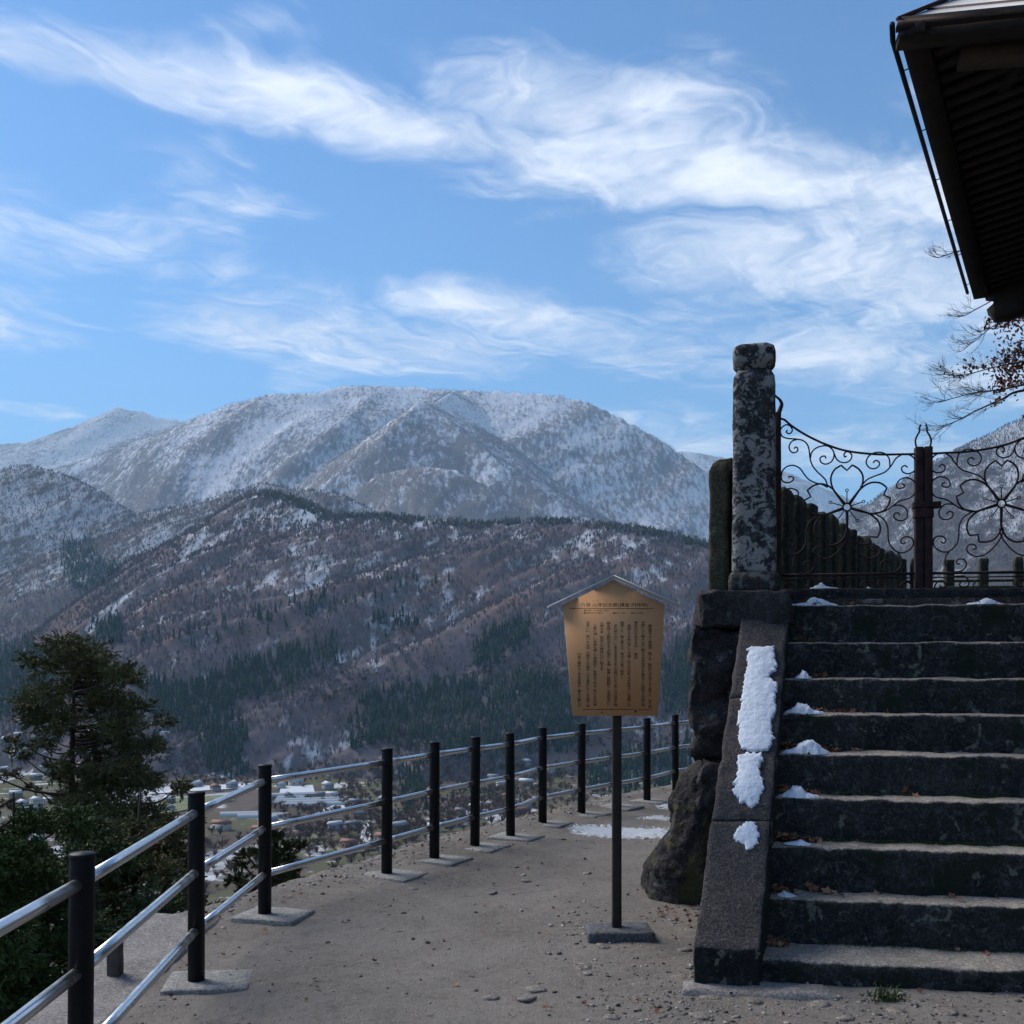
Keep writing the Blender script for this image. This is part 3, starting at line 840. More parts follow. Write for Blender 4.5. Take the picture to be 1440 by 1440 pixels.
def cedars(x, y, z, h0, h1, slim=0.17, sides=6, layers=3):
    n = len(x)
    h = rng.uniform(h0, h1, n)
    Vs, Fs, off = [], [], 0
    for L in range(layers):
        z0 = h * (0.08 + 0.27 * L); z1 = h * min(1.0, 0.50 + 0.28 * L) if L < layers - 1 else h
        rad = h * slim * (1 - 0.28 * L)
        a0 = rng.uniform(0, 6.28, n)
        ring = []
        for s in range(sides):
            a = a0 + s * 2 * np.pi / sides
            rr = rad * rng.uniform(0.65, 1.2, n)
            ring.append(np.stack([x + rr * np.cos(a), y + rr * np.sin(a), z + z0 + h * rng.uniform(-0.05, 0.05, n)], -1))
        tip = np.stack([x + h * rng.uniform(-0.02, 0.02, n), y, z + z1], -1)
        V = np.stack(ring + [tip], 1).reshape(-1, 3)
        b0 = np.arange(n) * (sides + 1) + off
        for s in range(sides):
            Fs.append(np.stack([b0 + s, b0 + (s + 1) % sides, b0 + sides], -1))
        Vs.append(V); off += n * (sides + 1)
    return np.concatenate(Vs), np.concatenate(Fs)
def grove(polys, n):
    """trees standing inside outlines on the far slope"""
    xs, ys, zs = [], [], []
    for poly, k in polys:
        p = np.asarray(poly, float)
        X = rng.uniform(p[:, 0].min(), p[:, 0].max(), k * 3); Y = rng.uniform(p[:, 1].min(), p[:, 1].max(), k * 3)
        ins = np.zeros(len(X), bool)
        for i in range(len(p)):
            (x1, y1), (x2, y2) = p[i], p[(i + 1) % len(p)]
            c = ((y1 > Y) != (y2 > Y)) & (X < (x2 - x1) * (Y - y1) / (y2 - y1 + 1e-9) + x1)
            ins ^= c
        X, Y = X[ins][:k], Y[ins][:k]
        a, b, c = hit(X + rng.normal(0, 3, len(X)), Y + rng.normal(0, 2, len(X)))
        xs.append(a + rng.normal(0, 3, len(a))); ys.append(b + rng.normal(0, 3, len(b)))
    x, y = np.concatenate(xs), np.concatenate(ys)
    return x, y, terrain_z(x, y)
GR = [([(86, 770), (128, 757), (134, 790), (172, 800), (150, 822), (118, 838), (92, 822)], 420),
      ([(-10, 912), (40, 900), (70, 935), (88, 985), (60, 1012), (-10, 1010)], 620),
      ([(130, 885), (165, 873), (172, 905), (140, 915)], 90),
      ([(190, 960), (260, 968), (320, 945), (400, 925), (480, 905), (478, 930), (430, 955), (400, 985), (330, 990), (280, 1040), (215, 1030)], 600),
      ([(285, 1045), (300, 1025), (325, 1012), (345, 1040), (340, 1098), (290, 1098)], 130),
      ([(500, 1000), (560, 975), (640, 968), (700, 965), (760, 955), (800, 985), (825, 1020), (820, 1062), (700, 1066), (620, 1072), (545, 1050), (490, 1060)], 1050),
      ([(664, 945), (680, 905), (712, 885), (745, 878), (742, 905), (715, 925), (690, 948)], 190),
      ([(930, 950), (965, 905), (1000, 905), (1000, 1005), (935, 1010)], 330),
      ([(820, 1085), (870, 1060), (990, 1050), (990, 1110), (830, 1120)], 260),
      ([(520, 880), (560, 872), (590, 880), (580, 890), (525, 892)], 40),
      ([(560, 1085), (600, 1075), (610, 1140), (565, 1150)], 60),
      ([(180, 905), (300, 880), (420, 850), (560, 800), (640, 790), (640, 820), (500, 860), (330, 905), (190, 930)], 110)]
x, y, z = grove(GR, 0)
o = link('cedar_woodland', mesh_np('cedar_woodland', *cedars(x, y, z, 11, 19)), M_cedar)
tag(o, 'dark green cedar plantations on the slopes across the valley', 'woodland', kind='stuff')
# pines along the crest of the dark ridge
c = RANGES['front_ridge']['c']
seg = np.concatenate([[0], np.cumsum(np.linalg.norm(np.diff(c, axis=0), axis=1))])
sv = rng.uniform(seg[8], seg[-4], 1500)
pc = np.stack([np.interp(sv, seg, c[:, k]) for k in range(2)], -1) + rng.normal(0, 9, (1500, 2)) + np.array([0, -10.0])
dn = fbm2(pc[:, 0] / 50.0, pc[:, 1] / 50.0, 2)
pc = pc[dn + rng.normal(0, 0.2, len(pc)) > -0.12]
pz = terrain_z(pc[:, 0], pc[:, 1])
o = link('pine_woodland', mesh_np('pine_woodland', *cedars(pc[:, 0], pc[:, 1], pz, 5, 10, 0.36, 6, 2)), M_crestpine)
tag(o, 'dark pines along the crest of the wooded ridge', 'woodland', kind='stuff')
# rusty leaved broadleaf clumps low on the slope
RG = [([(535, 1050), (560, 1018), (600, 1012), (618, 1040), (600, 1062), (545, 1070)], 90), ([(760, 945), (800, 930), (830, 960), (790, 975)], 60), ([(610, 950), (700, 945), (760, 925), (780, 945), (700, 965), (620, 965)], 90),
      ([(420, 960), (480, 935), (560, 960), (500, 985), (430, 1000)], 110), ([(220, 1060), (300, 1050), (300, 1090), (220, 1100)], 80), ([(480, 1090), (560, 1075), (720, 1080), (800, 1090), (760, 1130), (560, 1180), (480, 1130)], 520), ([(820, 1000), (960, 1010), (960, 1100), (830, 1110)], 160), ([(230, 1180), (460, 1160), (560, 1190), (420, 1250), (230, 1260)], 160), ([(380, 1125), (560, 1120), (640, 1150), (560, 1200), (400, 1200)], 420), ([(620, 1095), (800, 1085), (860, 1120), (700, 1165), (620, 1170)], 420), ([(210, 1095), (560, 1080), (560, 1105), (210, 1108)], 160)]
x, y, z = grove(RG, 0)
V2, F2 = bare_trees(x, y, z, 3.5, 8, 0.5, 22, 0.95, 0.02)
mm = Mesher(); mm.add(V2, F2)
o = link('rusty_woodland', mm.mesh('rusty_woodland'), M_rustwood)
tag(o, 'rusty brown broadleaf clumps low on the far slope', 'woodland', kind='stuff')

# ------------------------------------------------------------------ village in the valley
M_hwall = [simple('pale_house_wall', (0.42, 0.40, 0.37), 0.9), simple('brown_house_wall', (0.17, 0.12, 0.09), 0.9), simple('grey_house_wall', (0.26, 0.26, 0.27), 0.9)]
M_hroof = [snow_mat('snowy_roof', (0.50, 0.53, 0.57)), simple('blue_grey_roof', (0.13, 0.15, 0.19), 0.6), simple('red_brown_roof', (0.22, 0.10, 0.075), 0.7), snow_mat('half_snowy_roof', (0.30, 0.31, 0.33))]
M_glass = simple('dark_window', (0.03, 0.035, 0.045), 0.2)
def house_meshes(L, W, H, rh, k):
    V, Fq, _ = hexa(box8(-L / 2, L / 2, -W / 2, W / 2, -3, H))
    body = mesh_np('wall', V, Fq)
    e = 0.7
    pts = [(-L / 2 - e, -W / 2 - e, H - 0.1), (L / 2 + e, -W / 2 - e, H - 0.1), (L / 2 + e, W / 2 + e, H - 0.1), (-L / 2 - e, W / 2 + e, H - 0.1), (-L / 2 - e, 0, H + rh), (L / 2 + e, 0, H + rh)]
    roof = mesh_np('roof', pts, [np.array([[0, 1, 5, 4], [2, 3, 4, 5], [3, 2, 1, 0]]), np.array([[1, 2, 5], [3, 0, 4]])])
    wins = mesh_np('window', *hexa(box8(-0.8, 0.8, -0.05, 0.05, -0.6, 0.6))[:2])
    return body, roof, wins
HSZ = ((10, 7, 4.6), (8, 6, 2.9), (13, 8, 5.0))
HM = [house_meshes(*HSZ[0], 2.3, 0), house_meshes(*HSZ[1], 2.0, 1), house_meshes(*HSZ[2], 2.6, 2)]
HLAB = ['valley house with a snow covered roof', 'valley house with a blue grey roof', 'valley house with a red brown roof', 'valley house with a half snowy roof']
def house(X, Y, rf, sz, wl, rz, place):
    x, y, z = hit([X], [Y])
    x, y = float(x[0]), float(y[0]); z = float(terrain_z(np.array([x]), np.array([y]))[0])
    h = empty('village_house', (x, y, z), rz)
    tag(h, HLAB[rf] + ' ' + place, 'house', 'houses of the valley village')
    body, roof, wins = HM[sz]
    for nm, me, mt in (('wall', body, M_hwall[wl]), ('roof', roof, M_hroof[rf])):
        key = me.name + str(rf) + str(wl)
        o = bpy.data.objects.new(nm, me); COL.objects.link(o); o.parent = h
        if not me.materials: me.materials.append(mt)
        o.material_slots[0].link = 'OBJECT'; o.material_slots[0].material = mt
    L, W, H = HSZ[sz]
    for q in (-0.25, 0.25):
        for sgn in (-1, 1):
            o = bpy.data.objects.new('window', wins); COL.objects.link(o); o.parent = h
            if not wins.materials: wins.materials.append(M_glass)
            o.location = (L * q, sgn * (W / 2 + 0.02), H * 0.6)
    return h
hx = []
def put(X, Y):
    for a, b in hx:
        if abs(a - X) < 15 and abs(b - Y) < 8: return False
    hx.append((X, Y)); return True
for (x0, x1, y0, y1, n, ps, place) in ((-10, 235, 1008, 1060, 22, 0.75, 'high behind the tall cypress'), (-10, 260, 1060, 1200, 34, 0.6, 'behind the tall cypress crown'), (275, 330, 1108, 1116, 3, 0.9, 'beside the narrow snowy field'), (395, 470, 1100, 1125, 6, 0.9, 'by the snowy field behind greenhouses'), (440, 560, 1125, 1160, 5, 0.4, 'beyond the greenhouses'), (470, 560, 1165, 1210, 5, 0.3, 'beside the pale stubble field'), (300, 440, 1150, 1185, 3, 0.2, 'near the small green field'),
                                (635, 670, 1135, 1165, 5, 0.6, 'on the lower slope snow patch'), (675, 740, 1098, 1112, 5, 0.5, 'below the cedar plantation'), (700, 760, 1120, 1150, 3, 0.5, 'under the cedar slope'), (560, 640, 1160, 1185, 3, 0.7, 'near the valley bottom thicket'), (735, 780, 1075, 1090, 3, 0.8, 'among the cedars')):
    for _ in range(n):
        for _t in range(12):
            X, Y = random.uniform(x0, x1), random.uniform(y0, y1)
            if put(X, Y):
                u_ = random.random()
                house(X, Y, 0 if u_ < ps else random.choice([1, 2, 3]), random.choice([0, 0, 1, 2]), random.choice([0, 1, 2]), random.uniform(0, 3.1), place)
                break
# vinyl greenhouses and fields
M_vinyl = simple('milky_greenhouse_film', (0.36, 0.39, 0.41), 0.35, 0, 0.06, 1.0, spec=0.5)
M_green = simple('green_winter_field', (0.15, 0.165, 0.085), 0.95, 0, 0.3, 0.08)
M_pale = simple('pale_stubble_field', (0.24, 0.20, 0.15), 0.95, 0, 0.3, 0.08)
def greenhouse(X, Y, L, rz, label):
    x, y, z = hit([X], [Y]); x, y = float(x[0]), float(y[0]); z = float(terrain_z(np.array([x]), np.array([y]))[0])
    a = np.linspace(0, np.pi, 9)
    prof = np.stack([np.cos(a) * 4.5, np.sin(a) * 3.6], -1)
    V = np.concatenate([np.stack([np.full(9, s), prof[:, 0], prof[:, 1]], -1) for s in (-L / 2, L / 2)])
    q = np.array([[i, i + 1, 10 + i, 9 + i] for i in range(8)])
    root = empty('greenhouse', (x, y, z), rz)
    tag(root, label, 'greenhouse', 'greenhouses on the valley floor')
    link('cover', mesh_np('cover', V, q), M_vinyl, root, smooth=True)
    for s in (0, 9):
        link('end_wall', mesh_np('end_wall', V[s:s + 9], np.arange(9)[None, :]), M_vinyl, root)
for k in range(5):
    greenhouse(412 + 8 * k, 1121 + 3.4 * k, 62, R(14), 'long pale vinyl greenhouse in the row below the snowy field')
greenhouse(345, 1148, 40, R(10), 'short pale vinyl greenhouse apart from the long row')
greenhouse(370, 1150, 40, R(10), 'short pale vinyl greenhouse apart from the long row')
def field(pts, mt, label):
    X, Y = zip(*pts)
    x, y, z = hit(X, Y)
    cx, cy = x.mean(), y.mean()
    n = 8
    u, v = np.meshgrid(np.linspace(0, 1, n), np.linspace(0, 1, n), indexing='ij'); u, v = u.ravel(), v.ravel()
    gx_ = x[0] * (1 - u) * (1 - v) + x[1] * u * (1 - v) + x[2] * u * v + x[3] * (1 - u) * v
    gy_ = y[0] * (1 - u) * (1 - v) + y[1] * u * (1 - v) + y[2] * u * v + y[3] * (1 - u) * v
    gz_ = terrain_z(gx_, gy_) + 0.9
    idx = np.arange(n * n).reshape(n, n)
    q = np.stack([idx[:-1, :-1], idx[1:, :-1], idx[1:, 1:], idx[:-1, 1:]], -1).reshape(-1, 4)
    o = link('field', mesh_np('field', np.stack([gx_, gy_, gz_], -1), q), mt)
    tag(o, label, kind='structure')
M_fsnow = snow_mat('field_snow', (0.56, 0.59, 0.63))
field([(222, 1150), (330, 1128), (332, 1118), (222, 1126)], M_green, 'green winter field beside the valley road')
field([(210, 1118), (345, 1110), (345, 1104), (210, 1110)], M_fsnow, 'narrow snow covered field at the foot of the ridge')
field([(392, 1122), (445, 1124), (440, 1106), (395, 1108)], M_fsnow, 'snow covered field behind the valley houses')
field([(395, 1195), (450, 1190), (445, 1175), (400, 1178)], M_green, 'small green field between brown fields')
field([(480, 1205), (560, 1192), (545, 1180), (470, 1192)], M_pale, 'pale stubble field below the railing')
field([(440, 1148), (465, 1150), (500, 1132), (480, 1128)], M_fsnow, 'snow covered field among the valley houses')
field([(505, 1185), (520, 1187), (523, 1160), (512, 1158)], M_fsnow, 'snowy strip of land between houses')
field([(640, 1160), (662, 1158), (660, 1142), (640, 1145)], M_fsnow, 'snow patch on the lower valley slope')

# ================================================================== THE NEAR PLACE
def out_dist(x, y):
    d, sg, _ = poly_dist(np.asarray(x, float), np.asarray(y, float), EDGE)
    return np.where(sg > 0, d, -d)
def ground_z(x, y):
    x = np.asarray(x, float); y = np.asarray(y, float)
    o_ = out_dist(x, y)
    z = 0.018 * fbm2(x / 1.3, y / 1.3, 3) + 0.015 * fbm2(x / 0.22 + 9, y / 0.22, 4) + 0.02 * np.maximum(0, fbm2(x / 0.45 + 3, y / 0.35 + 8, 4) - 0.15)
    z = z + 0.05 * np.exp(-((o_ + 0.22) / 0.22) ** 2) * (0.6 + fbm2(x / 0.35, y / 0.35 + 4, 3)) * np.clip((y - 6.3) / 0.8, 0, 1)
    z = z - 1.5 * np.maximum(o_, 0) ** 1.0
    return z
nx, ny = 250, 440
xs_ = np.linspace(-4.6, 8.5, nx); ys_ = np.concatenate([np.linspace(-8, 2.4, 60)[:-1], np.geomspace(2.4, 19, ny)])
ny = len(ys_)
Xg, Yg = np.meshgrid(xs_, ys_, indexing='ij')
zg = ground_z(Xg.ravel(), Yg.ravel())
idx = np.arange(nx * ny).reshape(nx, ny)
q = np.stack([idx[:-1, :-1], idx[1:, :-1], idx[1:, 1:], idx[:-1, 1:]], -1).reshape(-1, 4)
od = out_dist(Xg.ravel(), Yg.ravel())
q = q[od[q].min(1) < 2.4]
path = link('path', mesh_np('path', np.stack([Xg.ravel(), Yg.ravel(), zg], -1), q), M_ground, smooth=True)
tag(path, 'packed dirt path with gravel between railing and stone stairs', kind='structure')

# flat stones half sunk in the path
sv_, sf_ = ico(2)
def stone_mesh(seed, flat):
    V = sv_ * (1 + 0.35 * fbm3(sv_ * 1.4 + seed, 3)[:, None])
    V = V * np.array([1, rng.uniform(0.55, 0.9), flat])
    return mesh_np('stone', V, sf_)
sv_ = np.sign(sv_) * np.abs(sv_) ** 0.75
STM = [stone_mesh(11.3 * k, f) for k, f in enumerate((0.18, 0.24, 0.32, 0.14, 0.26))]
for me in STM: me.materials.append(M_stone)
def put_stone(x, y, s, parent, dz=0.0):
    o = bpy.data.objects.new('stone', random.choice(STM)); COL.objects.link(o); o.parent = parent
    o.scale = (s, s, s); o.rotation_euler = (random.uniform(-.15, .15), random.uniform(-.15, .15), random.uniform(0, 6.28))
    o.location = (x, y, float(ground_z(np.array([x]), np.array([y]))[0]) + dz)
for X, Y, s in ((755, 1393, .055), (742, 1402, .075), (690, 1402, .045), (850, 1335, .05), (820, 1362, .06), (830, 1370, .05), (900, 1385, .045), (860, 1430, .05), (580, 1250, .05), (600, 1262, .04), (690, 1255, .05),
                (740, 1237, .05), (535, 1305, .03), (565, 1309, .03), (825, 1228, .04), (960, 1338, .05), (955, 1375, .05), (790, 1180, .05), (1000, 1400, .06), (1060, 1408, .05), (1150, 1412, .06), (1190, 1432, .06), (1260, 1420, .05), (1330, 1425, .06), (985, 1430, .05), (930, 1290, .03), (560, 1232, .03), (640, 1240, .035)):
    d = EYE * F / (Y - HZ)
    put_stone((X - 720) / F * d, d, s, path, -0.004)

# gravel and chips: too many to count
pv, pf = ico(1)
def gravel(pts, smin, smax, name, label, mt):
    n = len(pts)
    s = smin * (smax / smin) ** (rng.random(n) ** 2.2)
    a = rng.uniform(0, 6.28, n)
    sh = rng.uniform(0.5, 1.3, (n, 3)) * np.array([1, 1, 0.55])
    V = pv[None] * (1 + 0.34 * rng.normal(size=(n, len(pv), 1))) * sh[:, None, :] * s[:, None, None]
    ca, sa = np.cos(a)[:, None], np.sin(a)[:, None]
    V = np.stack([V[..., 0] * ca - V[..., 1] * sa, V[..., 0] * sa + V[..., 1] * ca, V[..., 2]], -1)
    V = V + np.stack([pts[:, 0], pts[:, 1], ground_z(pts[:, 0], pts[:, 1]) + s * 0.15], -1)[:, None, :]
    Fc = pf[None] + (np.arange(n) * len(pv))[:, None, None]
    o = link(name, mesh_np(name, V.reshape(-1, 3), Fc.reshape(-1, 3)), mt)
    tag(o, label, 'gravel', kind='stuff')
gp = []
# along the fence edge
el_ = smooth_line(EDGE[2:16], 10)
es = np.concatenate([[0], np.cumsum(np.linalg.norm(np.diff(el_, axis=0), axis=1))])
tt = rng.uniform(0, es[-1] * 0.9, 4200)
ex = np.interp(tt, es, el_[:, 0]); ey = np.interp(tt, es, el_[:, 1])
tx, ty = np.gradient(el_[:, 0], es), np.gradient(el_[:, 1], es)
tnx, tny = np.interp(tt, es, ty), -np.interp(tt, es, tx)
offs = np.abs(rng.normal(0.0, 0.26, 4200)) - 0.02
gp.append(np.stack([ex + tnx * offs, ey + tny * offs], -1))
def scat(n, x0, x1, y0, y1, p=1.0):
    y = y0 * (y1 / y0) ** rng.random(n); x = rng.uniform(x0, x1, n)
    return np.stack([x, y], -1)
gp.append(scat(1500, -1.6, 3.6, 2.9, 9.0))
gp.append(np.stack([rng.uniform(0.3, 2.8, 2200), rng.normal(4.45, 0.28, 2200)], -1)[:1500])
gp.append(np.stack([rng.normal(0.75, 0.28, 900), rng.uniform(4.3, 6.6, 900)], -1))
gp = np.concatenate(gp)
gp = gp[(fbm2(gp[:, 0] / 0.5, gp[:, 1] / 0.5, 3) + rng.normal(0, 0.3, len(gp))) > -0.15]
gravel(gp, 0.004, 0.017, 'gravel', 'loose grey gravel and chips on the path', M_gravel)

# concrete ledge outside the railing and the stake on it
V, Fq, _ = hexa(plan8([(-1.98, 3.3), (-1.70, 3.3), (-1.74, 6.20), (-2.26, 6.24)], -1.4, 0.02), (10, 30, 6), (0.12, 0.02, 0.05), 0.4, 0.035, 3.0)
ledge = link('concrete_ledge', mesh_np('concrete_ledge', V, Fq), M_ledge, smooth=True)
tag(ledge, 'bare grey concrete ledge on the outer side of the railing', 'ledge')
stk = empty('wooden_stake', P(162, 1379, 5.0))
tag(stk, 'short weathered square stake on the concrete ledge outside the railing', 'stake')
V, Fq, _ = hexa(box8(-.031, .031, -.031, .031, -.1, .158), (2, 2, 6), (.15, .15, .05), .5, .004, 30)
o = link('shaft', mesh_np('shaft', V, Fq), M_stake, stk)
V, Fq, _ = hexa(box8(-.034, .034, -.034, .034, .158, .168), (2, 2, 1), (.15, .15, .2), .5, .003, 30)
o = link('top', mesh_np('top', V, Fq), M_concrete, stk)
stk.location.z = 0.02

# ------------------------------------------------------------------ railing
POSTS = [(-1.30, 0.35), (-1.365, 1.9), (-1.415, 3.36), (-1.522, 4.95), (-1.505, 6.25), (-0.905, 7.42), (-0.607, 8.03), (-0.309, 8.55), (-0.012, 9.02), (0.292, 9.78), (0.703, 10.38), (1.098, 10.88), (1.497, 11.38), (1.93, 12.12), (2.6, 12.95), (3.35, 13.6)]
PH, RAD = 0.922, 0.040
RAILZ = (0.822, 0.535, 0.255)
rail_root = empty('railing', (POSTS[3][0], POSTS[3][1], 0))
tag(rail_root, 'metal safety railing of dark posts and steel rails along the path', 'railing')
def rel(p, root): return np.asarray(p, float) - np.array(root.location[:])
ang = np.linspace(0, 2 * np.pi, 24, endpoint=False)
def lathe(prof, n=24):
    a = np.linspace(0, 2 * np.pi, n, endpoint=False)
    V = np.concatenate([np.stack([r * np.cos(a), r * np.sin(a), np.full(n, z)], -1) for r, z in prof])
    i = np.arange(len(prof) - 1)[:, None] * n; j = np.arange(n)[None, :]; jn_ = (j + 1) % n
    Q = np.stack([i + j, i + jn_, i + n + jn_, i + n + j], -1).reshape(-1, 4)
    return V, Q
post_me = mesh_np('post', *lathe([(0.001, -0.3), (RAD, -0.3), (RAD, PH - 0.03), (RAD * 0.97, PH - 0.024), (RAD * 0.97, PH - 0.018)]))
post_me.materials.append(M_post); post_me.polygons.foreach_set('use_smooth', [True] * len(post_me.polygons))
cap_me = mesh_np('cap', *lathe([(RAD * 1.03, PH - 0.018), (RAD * 1.05, PH - 0.014), (RAD * 1.05, PH - 0.004), (RAD * 0.98, PH), (0.001, PH + 0.003)]))
cap_me.materials.append(M_post)
for k, (x, y) in enumerate(POSTS):
    gz0 = 0.0
    p = bpy.data.objects.new('post', post_me); COL.objects.link(p); p.parent = rail_root
    p.location = rel((x, y, gz0), rail_root)
    p.rotation_euler = (random.uniform(-.008, .008), random.uniform(-.008, .008), random.uniform(0, 6.28))
    c_ = bpy.data.objects.new('cap', cap_me); COL.objects.link(c_); c_.parent = p
    # concrete footing
    if k > 0:
        a_ = POSTS[max(k - 1, 0)]; b_ = POSTS[min(k + 1, len(POSTS) - 1)]
        th = math.atan2(b_[1] - a_[1], b_[0] - a_[0])
        if k == 3: th += 0.12
        ww, ll = 0.165, 0.19
        V, Fq, _ = hexa(box8(-ww, ww, -ll * 1.35, ll * 0.75, -0.25, 0.014 + 0.004 * (k % 3)), (6, 6, 2), (.03, .03, .05), .5, .006, 9, k * 3.1)
        f_ = link('footing', mesh_np('footing', V, Fq), M_concrete, rail_root)
        f_.location = rel((x, y, 0), rail_root); f_.rotation_euler = (random.uniform(-.02, .02), random.uniform(-.02, .02), th)
for k in range(len(POSTS) - 1):
    a_ = np.array(POSTS[k] + (0,)); b_ = np.array(POSTS[k + 1] + (0,))
    dirv = (b_ - a_) / np.linalg.norm(b_ - a_)
    for z in RAILZ:
        pts = np.linspace(a_ + dirv * 0.02, b_ - dirv * 0.02, 5) + np.array([0, 0, z])
        V, fs = tube(pts - np.array(rail_root.location[:]), 0.0212, 20)
        link('rail', mesh_np('rail', V, fs), M_steel, rail_root, smooth=True)

# ------------------------------------------------------------------ stairs
AN = R(9.5)
U = np.array([math.cos(AN), -math.sin(AN), 0]); VV = np.array([math.sin(AN), math.cos(AN), 0])
SD = [4.913, 5.223, 5.41, 5.62, 5.825, 6.058, 6.276, 6.50, 6.735, 7.0]
SZ = [0.107, 0.332, 0.567, 0.796, 1.022, 1.238, 1.444, 1.669, 1.918]
stair = empty('stone_staircase', (1.9, 4.9, 0))
tag(stair, 'dark algae stained stone staircase with worn pale treads', 'staircase')
sorg = np.array([1.9, 4.9, 0])
def front(k, x, extra=0.0):
    d = SD[k] + extra
    return d - math.tan(AN) * (x - 0.3193 * SD[k])
def string_x(y): return 1.17 + (y - 4.85) * (1.78 - 1.17) / (6.62 - 4.85)
def right_x(y): return 2.95 + 0.42 * (y - 4.9)
for k in range(9):
    xl = string_x(SD[k]) - 0.12; xr = right_x(SD[k])
    if k == 0: xl = 1.12
    z0 = -0.25 if k == 0 else SZ[k - 1] - 0.10
    bk = SD[k + 1] - SD[k] + 0.14
    pts = [(xl, front(k, xl)), (xr, front(k, xr)), (xr + 0.05, front(k, xr) + bk), (xl + 0.05, front(k, xl) + bk)]
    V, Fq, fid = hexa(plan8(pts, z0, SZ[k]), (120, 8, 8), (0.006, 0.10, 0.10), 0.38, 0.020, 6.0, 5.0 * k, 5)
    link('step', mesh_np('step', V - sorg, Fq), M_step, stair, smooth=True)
# stringer, in three stones
SA = np.array([0.863, 4.887]); SB = np.array([1.17, 4.85]); SC = np.array([1.79, 6.64]); SDD = np.array([1.475, 6.64])
ZN, ZF = 0.185, 1.83
for t0, t1 in ((0, 0.32), (0.323, 0.70), (0.703, 1.0)):
    pl_ = SA * (1 - t0) + SDD * t0; pr_ = SB * (1 - t0) + SC * t0; qr_ = SB * (1 - t1) + SC * t1; ql_ = SA * (1 - t1) + SDD * t1
    za, zb = ZN * (1 - t0) + ZF * t0, ZN * (1 - t1) + ZF * t1
    c8 = [(*pl_, -.2), (*pr_, -.2), (*qr_, -.2), (*ql_, -.2), (*pl_, za), (*pr_, za), (*qr_, zb), (*ql_, zb)]
    V, Fq, fid = hexa(c8, (10, 22, 12), (.07, .03, .04), .45, .018, 7.0, 40 * t0 + 3, 5)
    link('stringer', mesh_np('stringer', V - sorg, Fq, np.where((fid == 0) | (fid == 3), 1, 0)), [M_string, M_riser], stair, smooth=True)
# mortar skirt at the foot of the stringer
V, Fq, _ = hexa(plan8([(0.78, 4.76), (1.5, 4.70), (1.5, 4.9), (0.80, 4.95)], -.15, 0.018), (12, 5, 1), (.06, .2, .3), .6, .03, 6)
link('mortar', mesh_np('mortar', V - sorg, Fq), M_ledge, stair, smooth=True)

# ------------------------------------------------------------------ terrace, wall, boulder
V, Fq, _ = hexa(plan8([(1.40, 6.93), (6.4, 6.10), (11, 14.6), (5.95, 15.5)], -3.0, 1.965), (8, 8, 4), (0, 0, 0), 0, 0.01, 2)
o = link('terrace', mesh_np('terrace', V, Fq), M_wall)
tag(o, 'stone faced terrace at the head of the stairs', kind='structure')
wall = empty('stone_wall', (1.4, 6.75, 0))
tag(wall, 'dark rough stone wall end left of the stairs under the pillar', 'wall')
worg = np.array([1.4, 6.75, 0])
def pxbox(X0, X1, Y0, Y1, d, dep, tilt=0.0, lean=0.0):
    a, b = P(X0, Y0, d), P(X1, Y1, d)
    x0, x1, z1, z0 = a[0], b[0], a[2], b[2]
    s = math.tan(AN)
    return [(x0 + lean, d, z0), (x1 + lean, d - s * (x1 - x0), z0), (x1 + .08, d + dep, z0), (x0 + .12, d + dep, z0), (x0, d, z1), (x1, d - s * (x1 - x0), z1), (x1 + .08, d + dep, z1), (x0 + .12, d + dep, z1)]
for nm, (X0, X1, Y0, Y1, d, dep, lean), cuts, amp, mt in (
        ('capstone', (981, 1112, 829, 884, 6.70, 0.7, 0.0), (24, 12, 10), .06, M_wall),
        ('stone', (974, 1062, 884, 1074, 6.73, 0.6, 0.02), (24, 12, 36), .13, M_wall),
        ('stone', (984, 1070, 1076, 1215, 6.66, 0.6, -0.03), (22, 12, 28), .13, M_wall),
        ('stone', (980, 1080, 1200, 1290, 6.62, 0.6, 0.0), (10, 8, 8), .05, M_wall)):
    V, Fq, _ = hexa(pxbox(X0, X1, Y0, Y1, d, dep, lean=lean), cuts, (.12, .1, .1), .5, amp, 4.0, X0 * .1, 5)
    link(nm, mesh_np(nm, V - worg, Fq), mt, wall, smooth=True)
# boulder leaning on the wall: jagged, taller than wide, its left side following a broken edge
bY = np.array([1068, 1078, 1092, 1110, 1130, 1150, 1168, 1186, 1205, 1225, 1245, 1262, 1290], float)
bL = np.array([1000, 984, 964, 956, 947, 948, 944, 930, 921, 911, 905, 903, 902], float)
bd = 6.70
nz_, na_ = 90, 120
Yl = np.linspace(1066, 1290, nz_); Ll = np.interp(Yl, bY, bL)
zl = EYE + (HZ - Yl) / F * bd
xr_ = (1062 - 720) / F * bd
xl_ = (Ll - 720) / F * bd
aa = np.linspace(0, 2 * np.pi, na_, endpoint=False)
sup = (np.abs(np.cos(aa)) ** 3 + np.abs(np.sin(aa)) ** 3) ** (-1 / 3)
tt_ = np.linspace(0, 1, nz_)
V = []
for i in range(nz_):
    hw = (xr_ - xl_[i]) / 2; cx_ = (xr_ + xl_[i]) / 2
    dep = 0.16 + 0.22 * tt_[i] ** 0.8
    V.append(np.stack([cx_ + hw * sup * np.cos(aa), 6.86 + dep * sup * np.sin(aa), np.full(na_, zl[i])], -1))
V = np.concatenate(V)
nrm = V - np.array([(xr_ + 1.1) / 2, 6.9, 0]); nrm[:, 2] = 0; nrm /= np.linalg.norm(nrm, axis=1)[:, None] + 1e-9
q_ = V * np.array([5.0, 5.0, 1.3]) + 4.0
